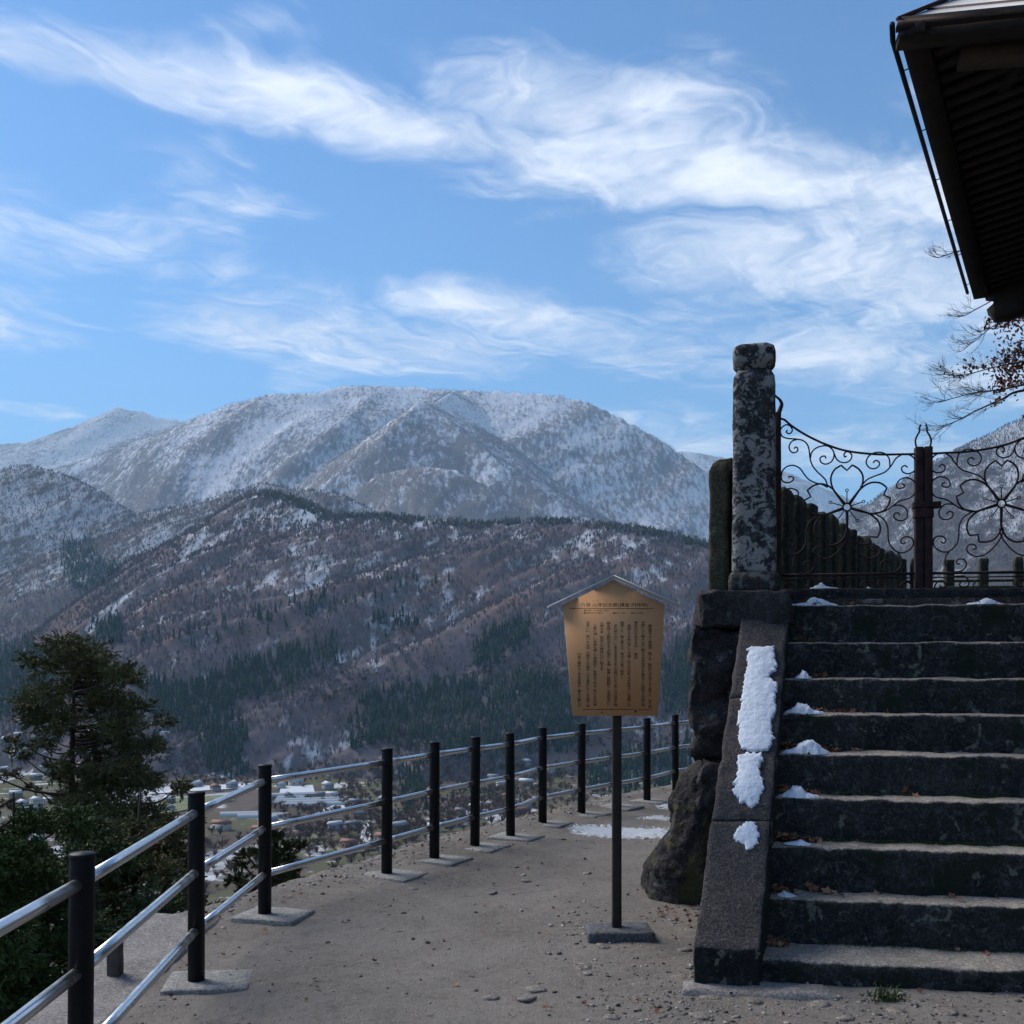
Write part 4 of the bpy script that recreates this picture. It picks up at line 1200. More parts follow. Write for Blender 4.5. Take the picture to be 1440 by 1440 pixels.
rid = 1 - 2 * np.abs(fbm3(q_, 4))
blk = fbm3(V * np.array([2.6, 2.6, 2.2]) + 9.0, 2)
stepd = np.round(blk * 7) / 7 * 0.7 + blk * 0.3
V = V + nrm * (-0.035 + 0.045 * (rid - 0.4) + 0.09 * stepd + 0.012 * fbm3(V * 24, 3))[:, None]
i_ = np.arange(nz_ - 1)[:, None] * na_; j_ = np.arange(na_)[None, :]; jn2 = (j_ + 1) % na_
Q = np.stack([i_ + j_, i_ + jn2, i_ + na_ + jn2, i_ + na_ + j_], -1).reshape(-1, 4)[:, ::-1]
top_c = len(V)
V = np.concatenate([V, V[:na_].mean(0)[None] + np.array([[0, 0, 0.015]])])
cap_ = np.stack([np.full(na_, top_c), np.arange(na_), (np.arange(na_) + 1) % na_], -1)
borg = np.array([1.2, 6.7, 0])
bould = link('boulder', mesh_np('boulder', V - borg, [Q, cap_]), M_boulder, smooth=False)
bould.location = borg
tag(bould, 'jagged mossy boulder leaning against the stone wall beside the stairs', 'boulder')

# ------------------------------------------------------------------ pillar
def square_lathe(prof, n=40, pw=5.0):
    a = np.linspace(0, 2 * np.pi, n, endpoint=False)
    c, s = np.cos(a), np.sin(a)
    rr = (np.abs(c) ** pw + np.abs(s) ** pw) ** (-1 / pw)
    V = np.concatenate([np.stack([r * rr * c, r * rr * s, np.full(n, z)], -1) for r, z in prof])
    i = np.arange(len(prof) - 1)[:, None] * n; j = np.arange(n)[None, :]; jn_ = (j + 1) % n
    Q = np.stack([i + j, i + jn_, i + n + jn_, i + n + j], -1).reshape(-1, 4)
    return V, Q
PS = 6.86 / F * 0.965
pb = P(1060.5, 829, 6.86)
pil = empty('stone_pillar', pb, -R(13))
tag(pil, 'tall lichen spotted square stone gate pillar with rounded cap', 'pillar')
def pz_(Y): return (829 - Y) * 6.86 / F
def profile(lst, step=0.03):
    o_ = []
    for (h0, y0), (h1, y1) in zip(lst[:-1], lst[1:]):
        n = max(1, int(abs(pz_(y1) - pz_(y0)) / step))
        for t in np.linspace(0, 1, n, endpoint=False): o_.append(((h0 + (h1 - h0) * t) * PS, pz_(y0 + (y1 - y0) * t)))
    o_.append((lst[-1][0] * PS, pz_(lst[-1][1])))
    return o_
def pil_part(nm, lst, amp, pw, mt=M_pillar):
    V, Q = square_lathe(profile(lst), 44, pw)
    V = V + amp * np.stack([fbm3(V * 6 + 50 * k, 4) for k in range(3)], -1)
    link(nm, mesh_np(nm, V, Q), mt, pil, smooth=True)
pil_part('plinth', [(0.1, 836), (37, 836), (37, 818), (36, 812), (33, 807), (0.1, 806)], .008, 9, M_wall)
pil_part('shaft', [(0.1, 808), (31.5, 808), (30.5, 700), (30, 545), (28.5, 534), (24, 526), (0.1, 525)], .008, 7)
pil_part('cap', [(0.1, 528), (21, 527), (21.5, 521), (27, 517), (30, 513), (30.2, 500), (28.5, 493), (23, 489.5), (0.1, 489)], .006, 6)

# ------------------------------------------------------------------ stone fence of upright posts round the terrace
WD = np.array([math.sin(R(28.4)), math.cos(R(28.4)), 0])
T0 = np.array([1.42, 7.0, 0])
fen = empty('stone_fence', (1.42, 7.0, 1.965))
tag(fen, 'row of mossy upright stone fence posts round the terrace', 'fence')
forg = np.array([1.42, 7.0, 1.965])
FPM = []
for k in range(4):
    V, Fq, _ = hexa(box8(-.068, .068, -.075, .075, -0.05, 1.03 - 0.012 * k), (4, 4, 18), (.2, .2, .03), .5, .014, 7, 13.0 * k, 4)
    m_ = (V[:, 2] > 1.0)
    V[m_, :2] *= 0.8
    me = mesh_np('post', V, Fq); me.materials.append(M_picket); FPM.append(me)
    me.polygons.foreach_set('use_smooth', [True] * len(me.polygons))
sl_ = [0.0, 0.22] + [0.72 + 0.48 * k for k in range(17)]
for k, s in enumerate(sl_):
    o = bpy.data.objects.new('post', FPM[k % 4]); COL.objects.link(o); o.parent = fen
    pp = T0 + WD * s
    o.location = rel((pp[0] + random.uniform(-.012, .012), pp[1], 1.965 + (-0.10 if k == 0 else random.uniform(-.03, .02))), fen)
    o.rotation_euler = (random.uniform(-.015, .015), random.uniform(-.015, .015), -R(28.4) + random.uniform(-.08, .08))
    if k >= 2: o.scale = (1.35, 1.5, 1)
T1 = T0 + WD * 8.4
for k in range(12):
    o = bpy.data.objects.new('post', FPM[(k + 1) % 4]); COL.objects.link(o); o.parent = fen
    pp = T1 + U * (0.22 + 0.45 * k)
    o.location = rel((pp[0], pp[1], 1.965 + random.uniform(-.02, .02)), fen)
    o.scale = (0.85, 0.85, 1)
    o.rotation_euler = (0, 0, -AN + random.uniform(-.1, .1))
for zz_ in (0.30, 0.70):
    pts = np.stack([T1 + U * 0.0, T1 + U * 5.5]) + np.array([0, 0, 1.965 + zz_])
    V, fs = tube(pts - forg, 0.02, 6)
    link('rail', mesh_np('rail', V, fs), M_picket, fen)
V, Fq, _ = hexa([tuple(np.array(p) - forg) for p in plan8([(5.4, 13.0), (9.6, 12.3), (9.65, 12.55), (5.45, 13.25)], 1.9, 2.50)], (12, 2, 3), (.01, .1, .1), .4, .012, 4)
o = link('kerb', mesh_np('kerb', V, Fq), M_picket, fen)

# threshold under the gate
pA = P(1110, 828, 7.02); pB = P(1500, 828, 6.72)
V, Fq, _ = hexa([(pA[0] - .02, pA[1], 1.88), (3.75, 6.72, 1.88), (3.80, 6.95, 1.88), (pA[0] + .02, 7.24, 1.88), (pA[0] - .02, pA[1], 2.045), (3.75, 6.72, 2.035), (3.80, 6.95, 2.035), (pA[0] + .02, 7.24, 2.045)], (50, 4, 4), (.01, .1, .12), .4, .010, 5)
thr = link('stone_threshold', mesh_np('stone_threshold', V, Fq), M_wall, smooth=True)
tag(thr, 'low dark stone threshold beam under the iron gate', 'threshold')

# ------------------------------------------------------------------ iron gates
GD = 6.93
gc = P(1300, 845, GD)                # foot of the meeting stiles
GS = GD / F
def leaf(mirror, label):
    """drawn for the right-hand leaf, x measured from the meeting stile in photo pixels; mirrored for the left-hand one"""
    sx = -1 if mirror else 1
    root = empty('iron_gate', (gc[0], gc[1] + 0.02, gc[2]), -AN)
    tag(root, label, 'gate', 'pair of wrought iron gate leaves')
    def w2(pts):
        p = np.asarray(pts, float)
        return np.stack([sx * p[:, 0] * GS, np.zeros(len(p)), (845 - p[:, 1]) * GS], -1)
    def rod(nm, pts, r=1.15, n=6, parent=root, sm=True, closed=False, sides=6):
        q = w2(pts)
        if sm: q = smooth_line(q, n, closed)
        if closed: q = np.concatenate([q, q[:1]])
        V, fs = tube(q, r * GS, sides, up=(0, 1, 0))
        return link(nm, mesh_np(nm, V, fs), M_rust, parent, smooth=True)
    def Z(l): return [((a / 5.333 + 1260) - 1300, b / 5.333 + 580) for a, b in l]        # read off the right leaf
    def A(l): return [(-((a / 8.0 + 1090) - 1300), b / 8.0 + 530) for a, b in l]         # read off the left leaf
    CX, CY = 103.5, 710.0
    # stiles
    def bar(nm, x0, x1, y0, y1, th, mt=M_rust2):
        V, Fq, _ = hexa(box8(min(sx * x0, sx * x1) * GS, max(sx * x0, sx * x1) * GS, -th, th, (845 - y1) * GS, (845 - y0) * GS), (2, 2, 12), (.1, .1, .01), .5, .002, 20)
        return link(nm, mesh_np(nm, V, Fq), mt, root)
    bar('meeting_stile', 0.6, 11.5, 628, 846, .030)
    bar('hinge_stile', 195, 203, 571, 836, .022)
    rod('stile_horn', [(6, 632), (9.5, 626), (10.5, 618), (8, 611), (5.2, 606), (5, 600), (3.0, 596)], 1.3, sides=6)
    q = smooth_line(w2([(199, 574), (195.5, 565), (194, 559), (196.5, 553), (201.5, 548), (204.5, 544), (203.5, 540)]), 6)
    V, fs = tube(q, np.linspace(3.6, 0.5, len(q)) * GS, 8, up=(0, 1, 0))
    link('stile_horn', mesh_np('stile_horn', V, fs), M_rust, root, smooth=True)
    # rails
    rod('top_rail', [(4, 637.5), (30, 637), (62.5, 636), (102.5, 630), (132.5, 619.4), (160, 605), (180, 591), (190, 582), (197, 580)], 1.6)
    rod('bottom_rail', [(4, 806), (197, 806)], 2.0, sm=False)
    rod('bottom_rail', [(4, 812), (197, 812)], 0.9, sm=False)
    # hinge straps back to the pillar
    for yy in (622, 627):
        rod('hinge_strap', [(197, yy), (214, yy)], 1.1, sm=False)
    # scrolls, meeting side
    S = []
    S.append(Z([(380, 310), (330, 305), (285, 330), (262, 380), (275, 430), (320, 452), (360, 437), (368, 405), (345, 390), (325, 405)]))
    S.append(Z([(370, 308), (410, 335), (445, 390), (490, 435), (560, 462), (620, 490), (668, 545)]))
    S.append(Z([(452, 400), (460, 330), (500, 290), (560, 285), (605, 310), (625, 355), (605, 395), (570, 407), (535, 390), (530, 360), (555, 345), (575, 362)]))
    S.append(Z([(565, 742), (490, 730), (430, 690), (380, 655), (310, 635), (275, 600), (268, 560), (280, 510), (330, 482), (380, 495), (405, 535), (390, 560), (355, 555), (350, 535), (370, 525)]))
    S.append(Z([(430, 690), (370, 690), (330, 730), (330, 780), (370, 805), (415, 790), (425, 755), (395, 745), (380, 765)]))
    CC = Z([(560, 750), (500, 790), (470, 850), (465, 930), (450, 990), (400, 1040), (350, 1045), (300, 1015), (283, 970), (300, 935), (345, 928), (375, 955), (360, 980), (338, 968)])
    C2 = Z([(400, 1040), (375, 1080), (370, 1130), (400, 1180), (450, 1197), (500, 1180), (520, 1140), (500, 1105), (460, 1105), (450, 1130), (475, 1140)])
    DD = Z([(780, 880), (760, 950), (700, 1030), (640, 1075), (580, 1082), (535, 1055), (522, 1020), (545, 992), (580, 1000), (588, 1025), (565, 1030)])
    E1 = Z([(290, 1330), (300, 1290), (330, 1265), (370, 1280), (375, 1305), (345, 1312), (335, 1295)])
    E2 = Z([(430, 1230), (500, 1230), (535, 1265), (530, 1300), (490, 1312), (470, 1290), (485, 1275)])
    E3 = Z([(560, 1330), (570, 1290), (600, 1260), (650, 1265), (665, 1295), (635, 1310), (615, 1295)])
    for q in (CC, C2, DD, E1, E2, E3):
        S.append(q)
        S.append([(2 * CX - a, b) for a, b in q])
    # scrolls, hinge side
    S.append(A([(640, 1205), (620, 1130), (580, 1080), (520, 1020), (470, 950), (445, 870), (438, 800), (420, 720), (370, 665), (290, 642), (200, 632), (140, 610), (115, 560), (125, 510), (175, 475), (220, 488), (247, 530), (235, 566), (205, 577), (180, 555), (195, 537)]))
    S.append(A([(300, 648), (245, 665), (212, 720), (225, 775), (265, 800), (305, 780), (305, 745), (280, 735), (270, 755)]))
    S.append(A([(447, 870), (465, 800), (520, 750), (600, 730), (655, 742), (700, 790), (710, 850), (685, 910), (630, 940), (580, 930), (555, 890), (570, 855), (610, 850), (620, 878)]))
    S.append(A([(712, 825), (740, 890), (790, 925), (850, 928), (895, 895), (905, 850), (880, 815), (845, 808), (820, 835), (830, 867), (848, 855)]))
    S.append(A([(640, 1210), (580, 1175), (500, 1150), (430, 1110), (380, 1050), (330, 980), (260, 945), (190, 955), (140, 1000), (127, 1050), (125, 1090), (150, 1130), (200, 1142), (250, 1120), (258, 1085), (220, 1070), (205, 1087)]))
    S.append(A([(125, 1275), (180, 1220), (240, 1210), (300, 1235), (315, 1280), (290, 1325), (250, 1328), (235, 1305)]))
    for q in S: rod('scroll', q, 1.05)
    # flower
    fl = empty('flower', (0, 0, 0)); fl.parent = root
    ctr = np.array([CX, CY])
    pet = np.array([(-18, 24), (-21.5, 34), (-21.5, 45), (-16, 54), (-7.5, 60), (0, 52.5), (8, 60), (17, 54), (21.8, 44), (21.5, 34), (18, 24)])
    for k in range(5):
        a = k * 2 * np.pi / 5
        rot = np.array([[math.cos(a), math.sin(a)], [-math.sin(a), math.cos(a)]])
        def tf(l): return [tuple(ctr + (rot @ np.array(p)) * np.array([1, -1])) for p in l]
        left, right = smooth_line(pet[:5], 5), smooth_line(pet[6:], 5)
        outl = np.concatenate([left, pet[5:6], right])
        rod('petal', tf(outl), 1.35, sm=False, parent=fl)
        # spoke between petals and a stamen on each petal's axis
        q = w2(tf([(0, 0)] + [(4.0, 5.4), (18.5, 24.8)]))[1:]
        V, fs = tube(q, np.array([2.3, 1.5]) * GS, 6, up=(0, 1, 0))
        link('spoke', mesh_np('spoke', V, fs), M_rust2, fl)
        rod('stamen', tf([(0, 5), (0, 22)]), 0.75, sm=False, parent=fl)
        ring = [(1.9 * math.cos(t), 24 + 1.9 * math.sin(t)) for t in np.linspace(0, 2 * np.pi, 10, endpoint=False)]
        rod('stamen_ring', tf(ring), 0.65, sm=True, n=2, parent=fl, closed=True)
    ring = [tuple(ctr + 5.6 * np.array([math.cos(t), math.sin(t)])) for t in np.linspace(0, 2 * np.pi, 14, endpoint=False)]
    rod('hub_ring', ring, 1.3, n=3, parent=fl, closed=True)
    if not mirror:
        bar('latch', -14, 22, 706, 714, .045)
        bar('latch', -12.5, 12.5, 714.5, 728, .040)
    return root
leaf(True, 'rusty wrought iron gate leaf with flower scrollwork, hinged to the lichen spotted pillar')
leaf(False, 'rusty wrought iron gate leaf with flower scrollwork, carrying the latch')

# ------------------------------------------------------------------ signboard
sg_d = 5.75; SS = sg_d / F
so = P(868, 1309, sg_d)
sign = empty('signboard', (so[0], so[1], 0), R(1.5))
tag(sign, 'ochre wooden information board with gabled metal roof on a dark pole', 'sign')
def sw(X, Y, yy=0.0):
    return ((X - 868) * SS, yy, EYE + (HZ - Y) * SS)
V, Fq, _ = hexa(box8(-.175, .190, -.13, .12, -.06, .062), (8, 6, 3), (.05, .06, .15), .5, .010, 8, 2)
o = link('base', mesh_np('base', V, Fq), M_block, sign, smooth=True)
V, Fq, _ = hexa(box8(-.027, .024, -.010, .034, .05, sw(868, 860)[2]), (2, 2, 20), (.2, .2, .005), .5, .0015, 12)
o = link('pole', mesh_np('pole', V, Fq), M_pole, sign)
out2 = [(805, 1006), (924, 1006), (933.5, 851), (861.5, 817), (791, 851)]
fr = [sw(x, y, -.034) for x, y in out2]; bk_ = [sw(x, y, -.012) for x, y in out2]
n5 = 5
me = mesh_np('board', np.array(fr + bk_), [np.array([[0, 1, 2, 3, 4], [9, 8, 7, 6, 5]]), np.array([[i, i + 5, (i + 1) % 5 + 5, (i + 1) % 5] for i in range(5)])])
board = link('board', me, M_board, sign)
rf = [((861.5, 812), (770, 855.5)), ((861.5, 812), (953, 852.5))]
for (a, b) in rf:
    a3, b3 = np.array(sw(*a)), np.array(sw(*b))
    t_ = 0.010
    c8 = []
    for zoff in (0, t_):
        for p_, yy in ((a3, -.060), (b3, -.060), (b3, .03), (a3, .03)):
            c8.append((p_[0], yy, p_[2] + zoff))
    if b3[0] < a3[0]: c8 = [c8[1], c8[0], c8[3], c8[2], c8[5], c8[4], c8[7], c8[6]]
    V, Fq, _ = hexa(c8)
    link('roof_sheet', mesh_np('roof_sheet', V, Fq), M_roofmetal, sign)
def text_mesh(body, size, nm='lettering', spacing=1.0, line=1.0):
    cu = bpy.data.curves.new('t', 'FONT')
    cu.body = body; cu.size = size; cu.align_x = 'CENTER'; cu.align_y = 'TOP'
    cu.space_line = line; cu.resolution_u = 2
    cu.space_character = spacing
    ob = bpy.data.objects.new('t', cu); COL.objects.link(ob)
    bpy.context.view_layer.update()
    dg = bpy.context.evaluated_depsgraph_get()
    me = bpy.data.meshes.new_from_object(ob.evaluated_get(dg))
    me.name = nm
    bpy.data.objects.remove(ob); bpy.data.curves.remove(cu)
    return me
def letter(body, X, Y0, w_px=None, h_px=None, line=1.0, bold=0.0):
    """lettering whose inked box is centred on X, starts at row Y0 and is w_px wide or h_px tall"""
    me = text_mesh(body, 0.05, line=line)
    n = len(me.vertices)
    if n == 0: return None
    co = np.empty(n * 3, np.float32); me.vertices.foreach_get('co', co); co = co.reshape(-1, 3)
    mn, mx = co.min(0), co.max(0)
    sc_ = np.array([1.0, 1.0])
    if w_px and h_px: sc_ = np.array([w_px * SS / (mx[0] - mn[0]), h_px * SS / (mx[1] - mn[1])])
    elif w_px: sc_[:] = w_px * SS / (mx[0] - mn[0])
    else: sc_[:] = h_px * SS / (mx[1] - mn[1])
    x = (co[:, 0] - (mn[0] + mx[0]) / 2) * sc_[0]; y = (co[:, 1] - mx[1]) * sc_[1]
    b0 = sw(X, Y0)
    new = np.stack([b0[0] + x, np.full(n, -.0352), b0[2] + y], -1).astype(np.float32)
    me.vertices.foreach_set('co', new.ravel()); me.update()
    o = link('lettering', me, M_ink, sign)
    o.parent = board
    return o
def zc(X, Y): return 740 + X / 5.538, 780 + Y / 5.538
X, Y = zc(680, 378)
letter('乃吾 山寺記念館(講堂 円作所)', X, Y, w_px=94, h_px=6.2)
for xx, s_ in ((455, '・・・・'), (535, '・・'), (635, '・・・・'), (750, '・・・'), (870, '・・・・・')):
    X, Y = zc(xx, 362); letter(s_, X, Y, w_px=8, h_px=0.9)
kan = '山寺立石開堂記念館文学芭蕉句碑慈覚大師円仁貞観年創建岩上院本尊国宝指定建物景観道場五願参詣'
kana = 'のにはをがでとしたるいなれらこそもりてあ、。'
def words(n):
    s_ = ''
    while len(s_) < n:
        s_ += ''.join(random.choice(kan) for _ in range(random.randint(1, 3))) + ''.join(random.choice(kana) for _ in range(random.randint(1, 3)))
    return s_[:n]
for xx, y0, y1 in ((408, 770, 1180), (475, 520, 1185), (530, 545, 1175), (582, 525, 900), (636, 525, 1165), (690, 545, 1180), (741, 520, 960), (794, 545, 1180), (848, 520, 810), (903, 520, 1180), (958, 545, 1190)):
    X, Y = zc(xx, y0)
    n_ = max(3, int((y1 - y0) / 21))
    letter('\n'.join(words(n_)), X, Y, w_px=5.2, h_px=(y1 - y0) / 5.538)
for xx, yy, wd in ((545, 430, 36), (515, 450, 26), (718, 450, 17), (858, 450, 17)):
    X, Y = zc(xx, yy); letter('■' + words(int(wd / 2.6)), X, Y, w_px=wd, h_px=2.3)
def rule(x0, x1, yy, h_=0.7, nm='rule'):
    (a, y), (b, _) = zc(x0, yy), zc(x1, yy)
    V, Fq, _ = hexa(box8(sw(a, y)[0], sw(b, y)[0], -.0356, -.034, sw(a, y + h_)[2], sw(a, y)[2]))
    o = link(nm, mesh_np(nm, V, Fq), M_ink, sign); o.parent = board
rule(335, 990, 420, 0.5)
rule(435, 830, 1202, 0.5); rule(862, 968, 1205, 0.5)
X, Y = zc(845, 1210); letter('▼', X, Y, w_px=3.5, h_px=4)
X, Y = zc(585, 1220); letter('●', X, Y, w_px=2, h_px=2)

# ------------------------------------------------------------------ temple hall, of which the eave corner overhangs the stairs
G0 = P(1249, 38, 5.58)
WL = np.array([math.sin(R(28.8)), math.cos(R(28.8)), 0])
hall = empty('temple_hall', (5.2, 6.9, 0))
tag(hall, 'dark timber temple hall with a broad overhanging eave', 'temple')
horg = np.array([5.2, 6.9, 0])
INL = np.array([WL[1], -WL[0], 0])      # inward from the left eave
INN = np.array([-U[1], U[0], 0])        # inward from the near eave
C0 = G0 + INL * 0.048
EZ = C0[2]
LE = 4.75
C1 = C0 + U * 6.5; C2 = C0 + WL * LE; C3 = C1 + WL * LE
BIS = (U + WL)
def hp(name, V, Fq, mt, parent=hall, smooth=False):
    return link(name, mesh_np(name, np.asarray(V) - horg, Fq), mt, parent, smooth=smooth)
def bar3(name, a, b, wdir, wid, h, mt, z_at_top=True):
    a, b, wdir = np.asarray(a, float), np.asarray(b, float), np.asarray(wdir, float)
    z_ = np.array([0, 0, h])
    c8 = [a - z_, b - z_, b + wdir * wid - z_, a + wdir * wid - z_, a, b, b + wdir * wid, a + wdir * wid]
    V, Fq, _ = hexa(c8, (8, 1, 1))
    return hp(name, V, Fq, mt)
UPZ = np.array([0, 0, 1.0])
SOF = 0.16      # rise of the soffit per metre inward
# soffit boards
inn = 2.6
s8 = []
for zo in (0.0, 0.06):
    s8 += [C0 + UPZ * (0.0 + zo), C1 + UPZ * zo, C1 + WL * LE + UPZ * zo, C2 + UPZ * zo]
V, Fq, _ = hexa([tuple(p + UPZ * -0.02) for p in s8], (16, 16, 1))
cen_in = np.minimum(np.minimum((V - C0) @ np.array([WL[1], -WL[0], 0]), (V - C0) @ np.array([-U[1], U[0], 0])), inn)
V[:, 2] += np.maximum(cen_in, 0) * SOF
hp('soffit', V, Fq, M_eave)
# eave boards, and a gutter hung clear of the eave
bar3('eave_board', C0 + WL * 0.03 + INL * 0.005, C2 + INL * 0.005 - WL * 0.1, INL, 0.13, 0.055, M_eave)
bar3('eave_board', C0 + U * 0.02 + INN * 0.02, C1 + INN * 0.02, INN, 0.13, 0.06, M_eave)
GE = G0 + WL * (LE - 0.12)
V, fs = tube(np.stack([G0 + INL * .02, G0 + WL * 0.16, GE]) + UPZ * 0.01, 0.015, 10)
hp('gutter', V, fs, M_gutter, smooth=True)
for k in range(6):
    a_ = G0 + WL * (0.5 + 0.78 * k)
    V, fs = tube(np.stack([a_ + UPZ * .01, a_ + INL * 0.06 + UPZ * 0.02]), 0.004, 5)
    hp('gutter_bracket', V, fs, M_gutter)
# second, inner eave timber and the rafters
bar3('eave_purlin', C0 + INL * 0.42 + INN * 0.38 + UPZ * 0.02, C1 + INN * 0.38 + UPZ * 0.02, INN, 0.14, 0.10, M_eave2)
for k in range(30):
    a_ = C0 + WL * (0.30 + 0.152 * k) + INL * 0.15
    ln = 2.2
    c8 = []
    for zo in (-0.028, 0.0):
        c8 += [a_ + UPZ * (zo - 0.01), a_ + INL * ln + UPZ * (zo - 0.01 + ln * SOF), a_ + INL * ln + WL * .06 + UPZ * (zo - 0.01 + ln * SOF), a_ + WL * .06 + UPZ * (zo - 0.01)]
    V, Fq, _ = hexa([tuple(p) for p in c8])
    hp('rafter', V, Fq, M_eave)
for k in range(26):
    a_ = C0 + U * (0.75 + 0.2 * k) + INN * 0.15
    ln = 1.6
    c8 = []
    for zo in (-0.075, 0.0):
        c8 += [a_ + UPZ * (zo - 0.01), a_ + U * .06 + UPZ * (zo - 0.01), a_ + U * .06 + INN * ln + UPZ * (zo - 0.01 + ln * SOF), a_ + INN * ln + UPZ * (zo - 0.01 + ln * SOF)]
    V, Fq, _ = hexa([tuple(p) for p in c8])
    hp('rafter', V, Fq, M_eave)
# carved beam end at the far corner
a_ = C2 - WL * 0.05 + INL * 0.10
dirb = INL * 0.93 - WL * 0.30
pts = np.array([(0.0, -0.05), (0.09, -0.08), (0.08, -0.15), (0.02, -0.19), (0.10, -0.28), (0.24, -0.29), (2.4, -0.02), (2.4, 0.25), (0.0, 0.0)])
prof = np.concatenate([np.array([a_ + dirb * p[0] + UPZ * p[1] + WL * sw_ for p in pts]) for sw_ in (-0.12, 0.06)])
nn_ = len(pts)
hp('corner_beam', prof, [np.array([list(range(nn_)), list(range(2 * nn_ - 1, nn_ - 1, -1))]), np.array([[i, i + nn_, (i + 1) % nn_ + nn_, (i + 1) % nn_] for i in range(nn_)])], M_eave)
# roof: sheet-metal courses, hipped at the corner
PIT = 0.93
apexs = 15
for k in range(apexs):
    t0, t1 = k * 0.135, (k + 1) * 0.135
    lift = 0.012
    for a, b, ia, ib in ((C0, C1, BIS, (-U + WL)), (C0, C2, BIS, (U - WL))):
        zz0, zz1 = lift + t0 * PIT, lift + t1 * PIT
        p0 = a + ia * t0 + UPZ * (zz0 + 0.012); p1 = b + ib * t0 + UPZ * (zz0 + 0.012)
        p2 = b + ib * t1 + UPZ * zz1; p3 = a + ia * t1 + UPZ * zz1
        dn_ = UPZ * 0.030
        c8 = [p0 - dn_, p1 - dn_, p2 - dn_, p3 - dn_, p0, p1, p2, p3]
        if b is C2: c8 = [c8[1], c8[0], c8[3], c8[2], c8[5], c8[4], c8[7], c8[6]]
        V, Fq, fid = hexa([tuple(p) for p in c8])
        o = link('roof_sheet', mesh_np('roof_sheet', V - horg, Fq, np.where(fid == 5, 0, 1)), [M_roofmetal, M_seam], hall)
V, fs = tube(np.stack([C0 + UPZ * 0.03, C0 + BIS * apexs * 0.135 + UPZ * (0.03 + apexs * .135 * PIT)]), 0.012, 8)
hp('hip_ridge', V, fs, M_seam)
bar3('fascia', C0 + UPZ * 0.012, C1 + UPZ * 0.012, INN, 0.05, 0.028, M_eave)
# walls and columns, outside the picture to the right
A0 = C0 + INL * 1.35 + INN * 1.35
A1 = A0 + U * 4.2; A3 = C2 + INL * 1.35 - WL * 1.2; A2 = A3 + U * 4.2
c8 = [(p[0], p[1], -1.2) for p in (A0, A1, A2, A3)] + [(p[0], p[1], EZ + 0.15) for p in (A0, A1, A2, A3)]
V, Fq, _ = hexa(c8)
hp('wall', V, Fq, M_eave)
for p in (A0, A1, A2, A3):
    V, fs = tube(np.array([(p[0], p[1], -1.2), (p[0], p[1], EZ + 0.15)]), 0.14, 12)
    hp('column', V, fs, M_eave)

# ------------------------------------------------------------------ near trees
def cards(c, d, ln, wd, roll=None):
    """diamond leaves: centres c, long axes d"""
    n = len(c)
    d = d / (np.linalg.norm(d, axis=1)[:, None] + 1e-9)
    r_ = rng.normal(size=(n, 3))
    s = np.cross(d, r_); s /= np.linalg.norm(s, axis=1)[:, None] + 1e-9
    ln = np.broadcast_to(ln, (n,))[:, None]; wd = np.broadcast_to(wd, (n,))[:, None]
    V = np.stack([c - d * ln * .5, c + s * wd * .5 - d * ln * .05, c + d * ln * .5, c - s * wd * .5 - d * ln * .05], 1).reshape(-1, 3)
    return V, np.arange(4 * n).reshape(-1, 4)
def clump_leaves(cen, rad, n, ln, wd, droop=-0.25, per_spray=34):
    """an uneven tuft made of feathery sprays: twigs that fan outward, leaves in two ranks along each"""
    rad = np.asarray(rad)
    ns = max(3, n // per_spray)
    u = rng.normal(size=(ns, 3)); u /= np.linalg.norm(u, axis=1)[:, None]
    st = u * rng.random(ns)[:, None] ** 0.6 * rad * 0.75
    dv = u * np.array([1, 1, 0.45]) + rng.normal(size=(ns, 3)) * 0.35 + np.array([0, 0, 0.15])
    dv /= np.linalg.norm(dv, axis=1)[:, None]
    L = rad.mean() * rng.uniform(0.55, 1.15, ns)
    k = rng.integers(0, ns, n); t = rng.random(n)
    side = np.cross(dv, rng.normal(size=(ns, 3))); side /= np.linalg.norm(side, axis=1)[:, None] + 1e-9
    sg = np.where(rng.random(n) < .5, -1.0, 1.0)
    wdt = (0.34 * L[k] * (1 - 0.75 * t) * rng.random(n))[:, None]
    p = np.asarray(cen) + st[k] + dv[k] * (L[k] * t)[:, None] + side[k] * sg[:, None] * wdt
    p[:, 2] += droop * 0.45 * L[k] * t * t
    d = dv[k] * 0.8 + side[k] * sg[:, None] * 0.7 + rng.normal(size=(n, 3)) * 0.22 + np.array([0, 0, droop * 0.5])
    return cards(p, d, ln * rng.uniform(.6, 1.3, n), wd * rng.uniform(.6, 1.3, n))
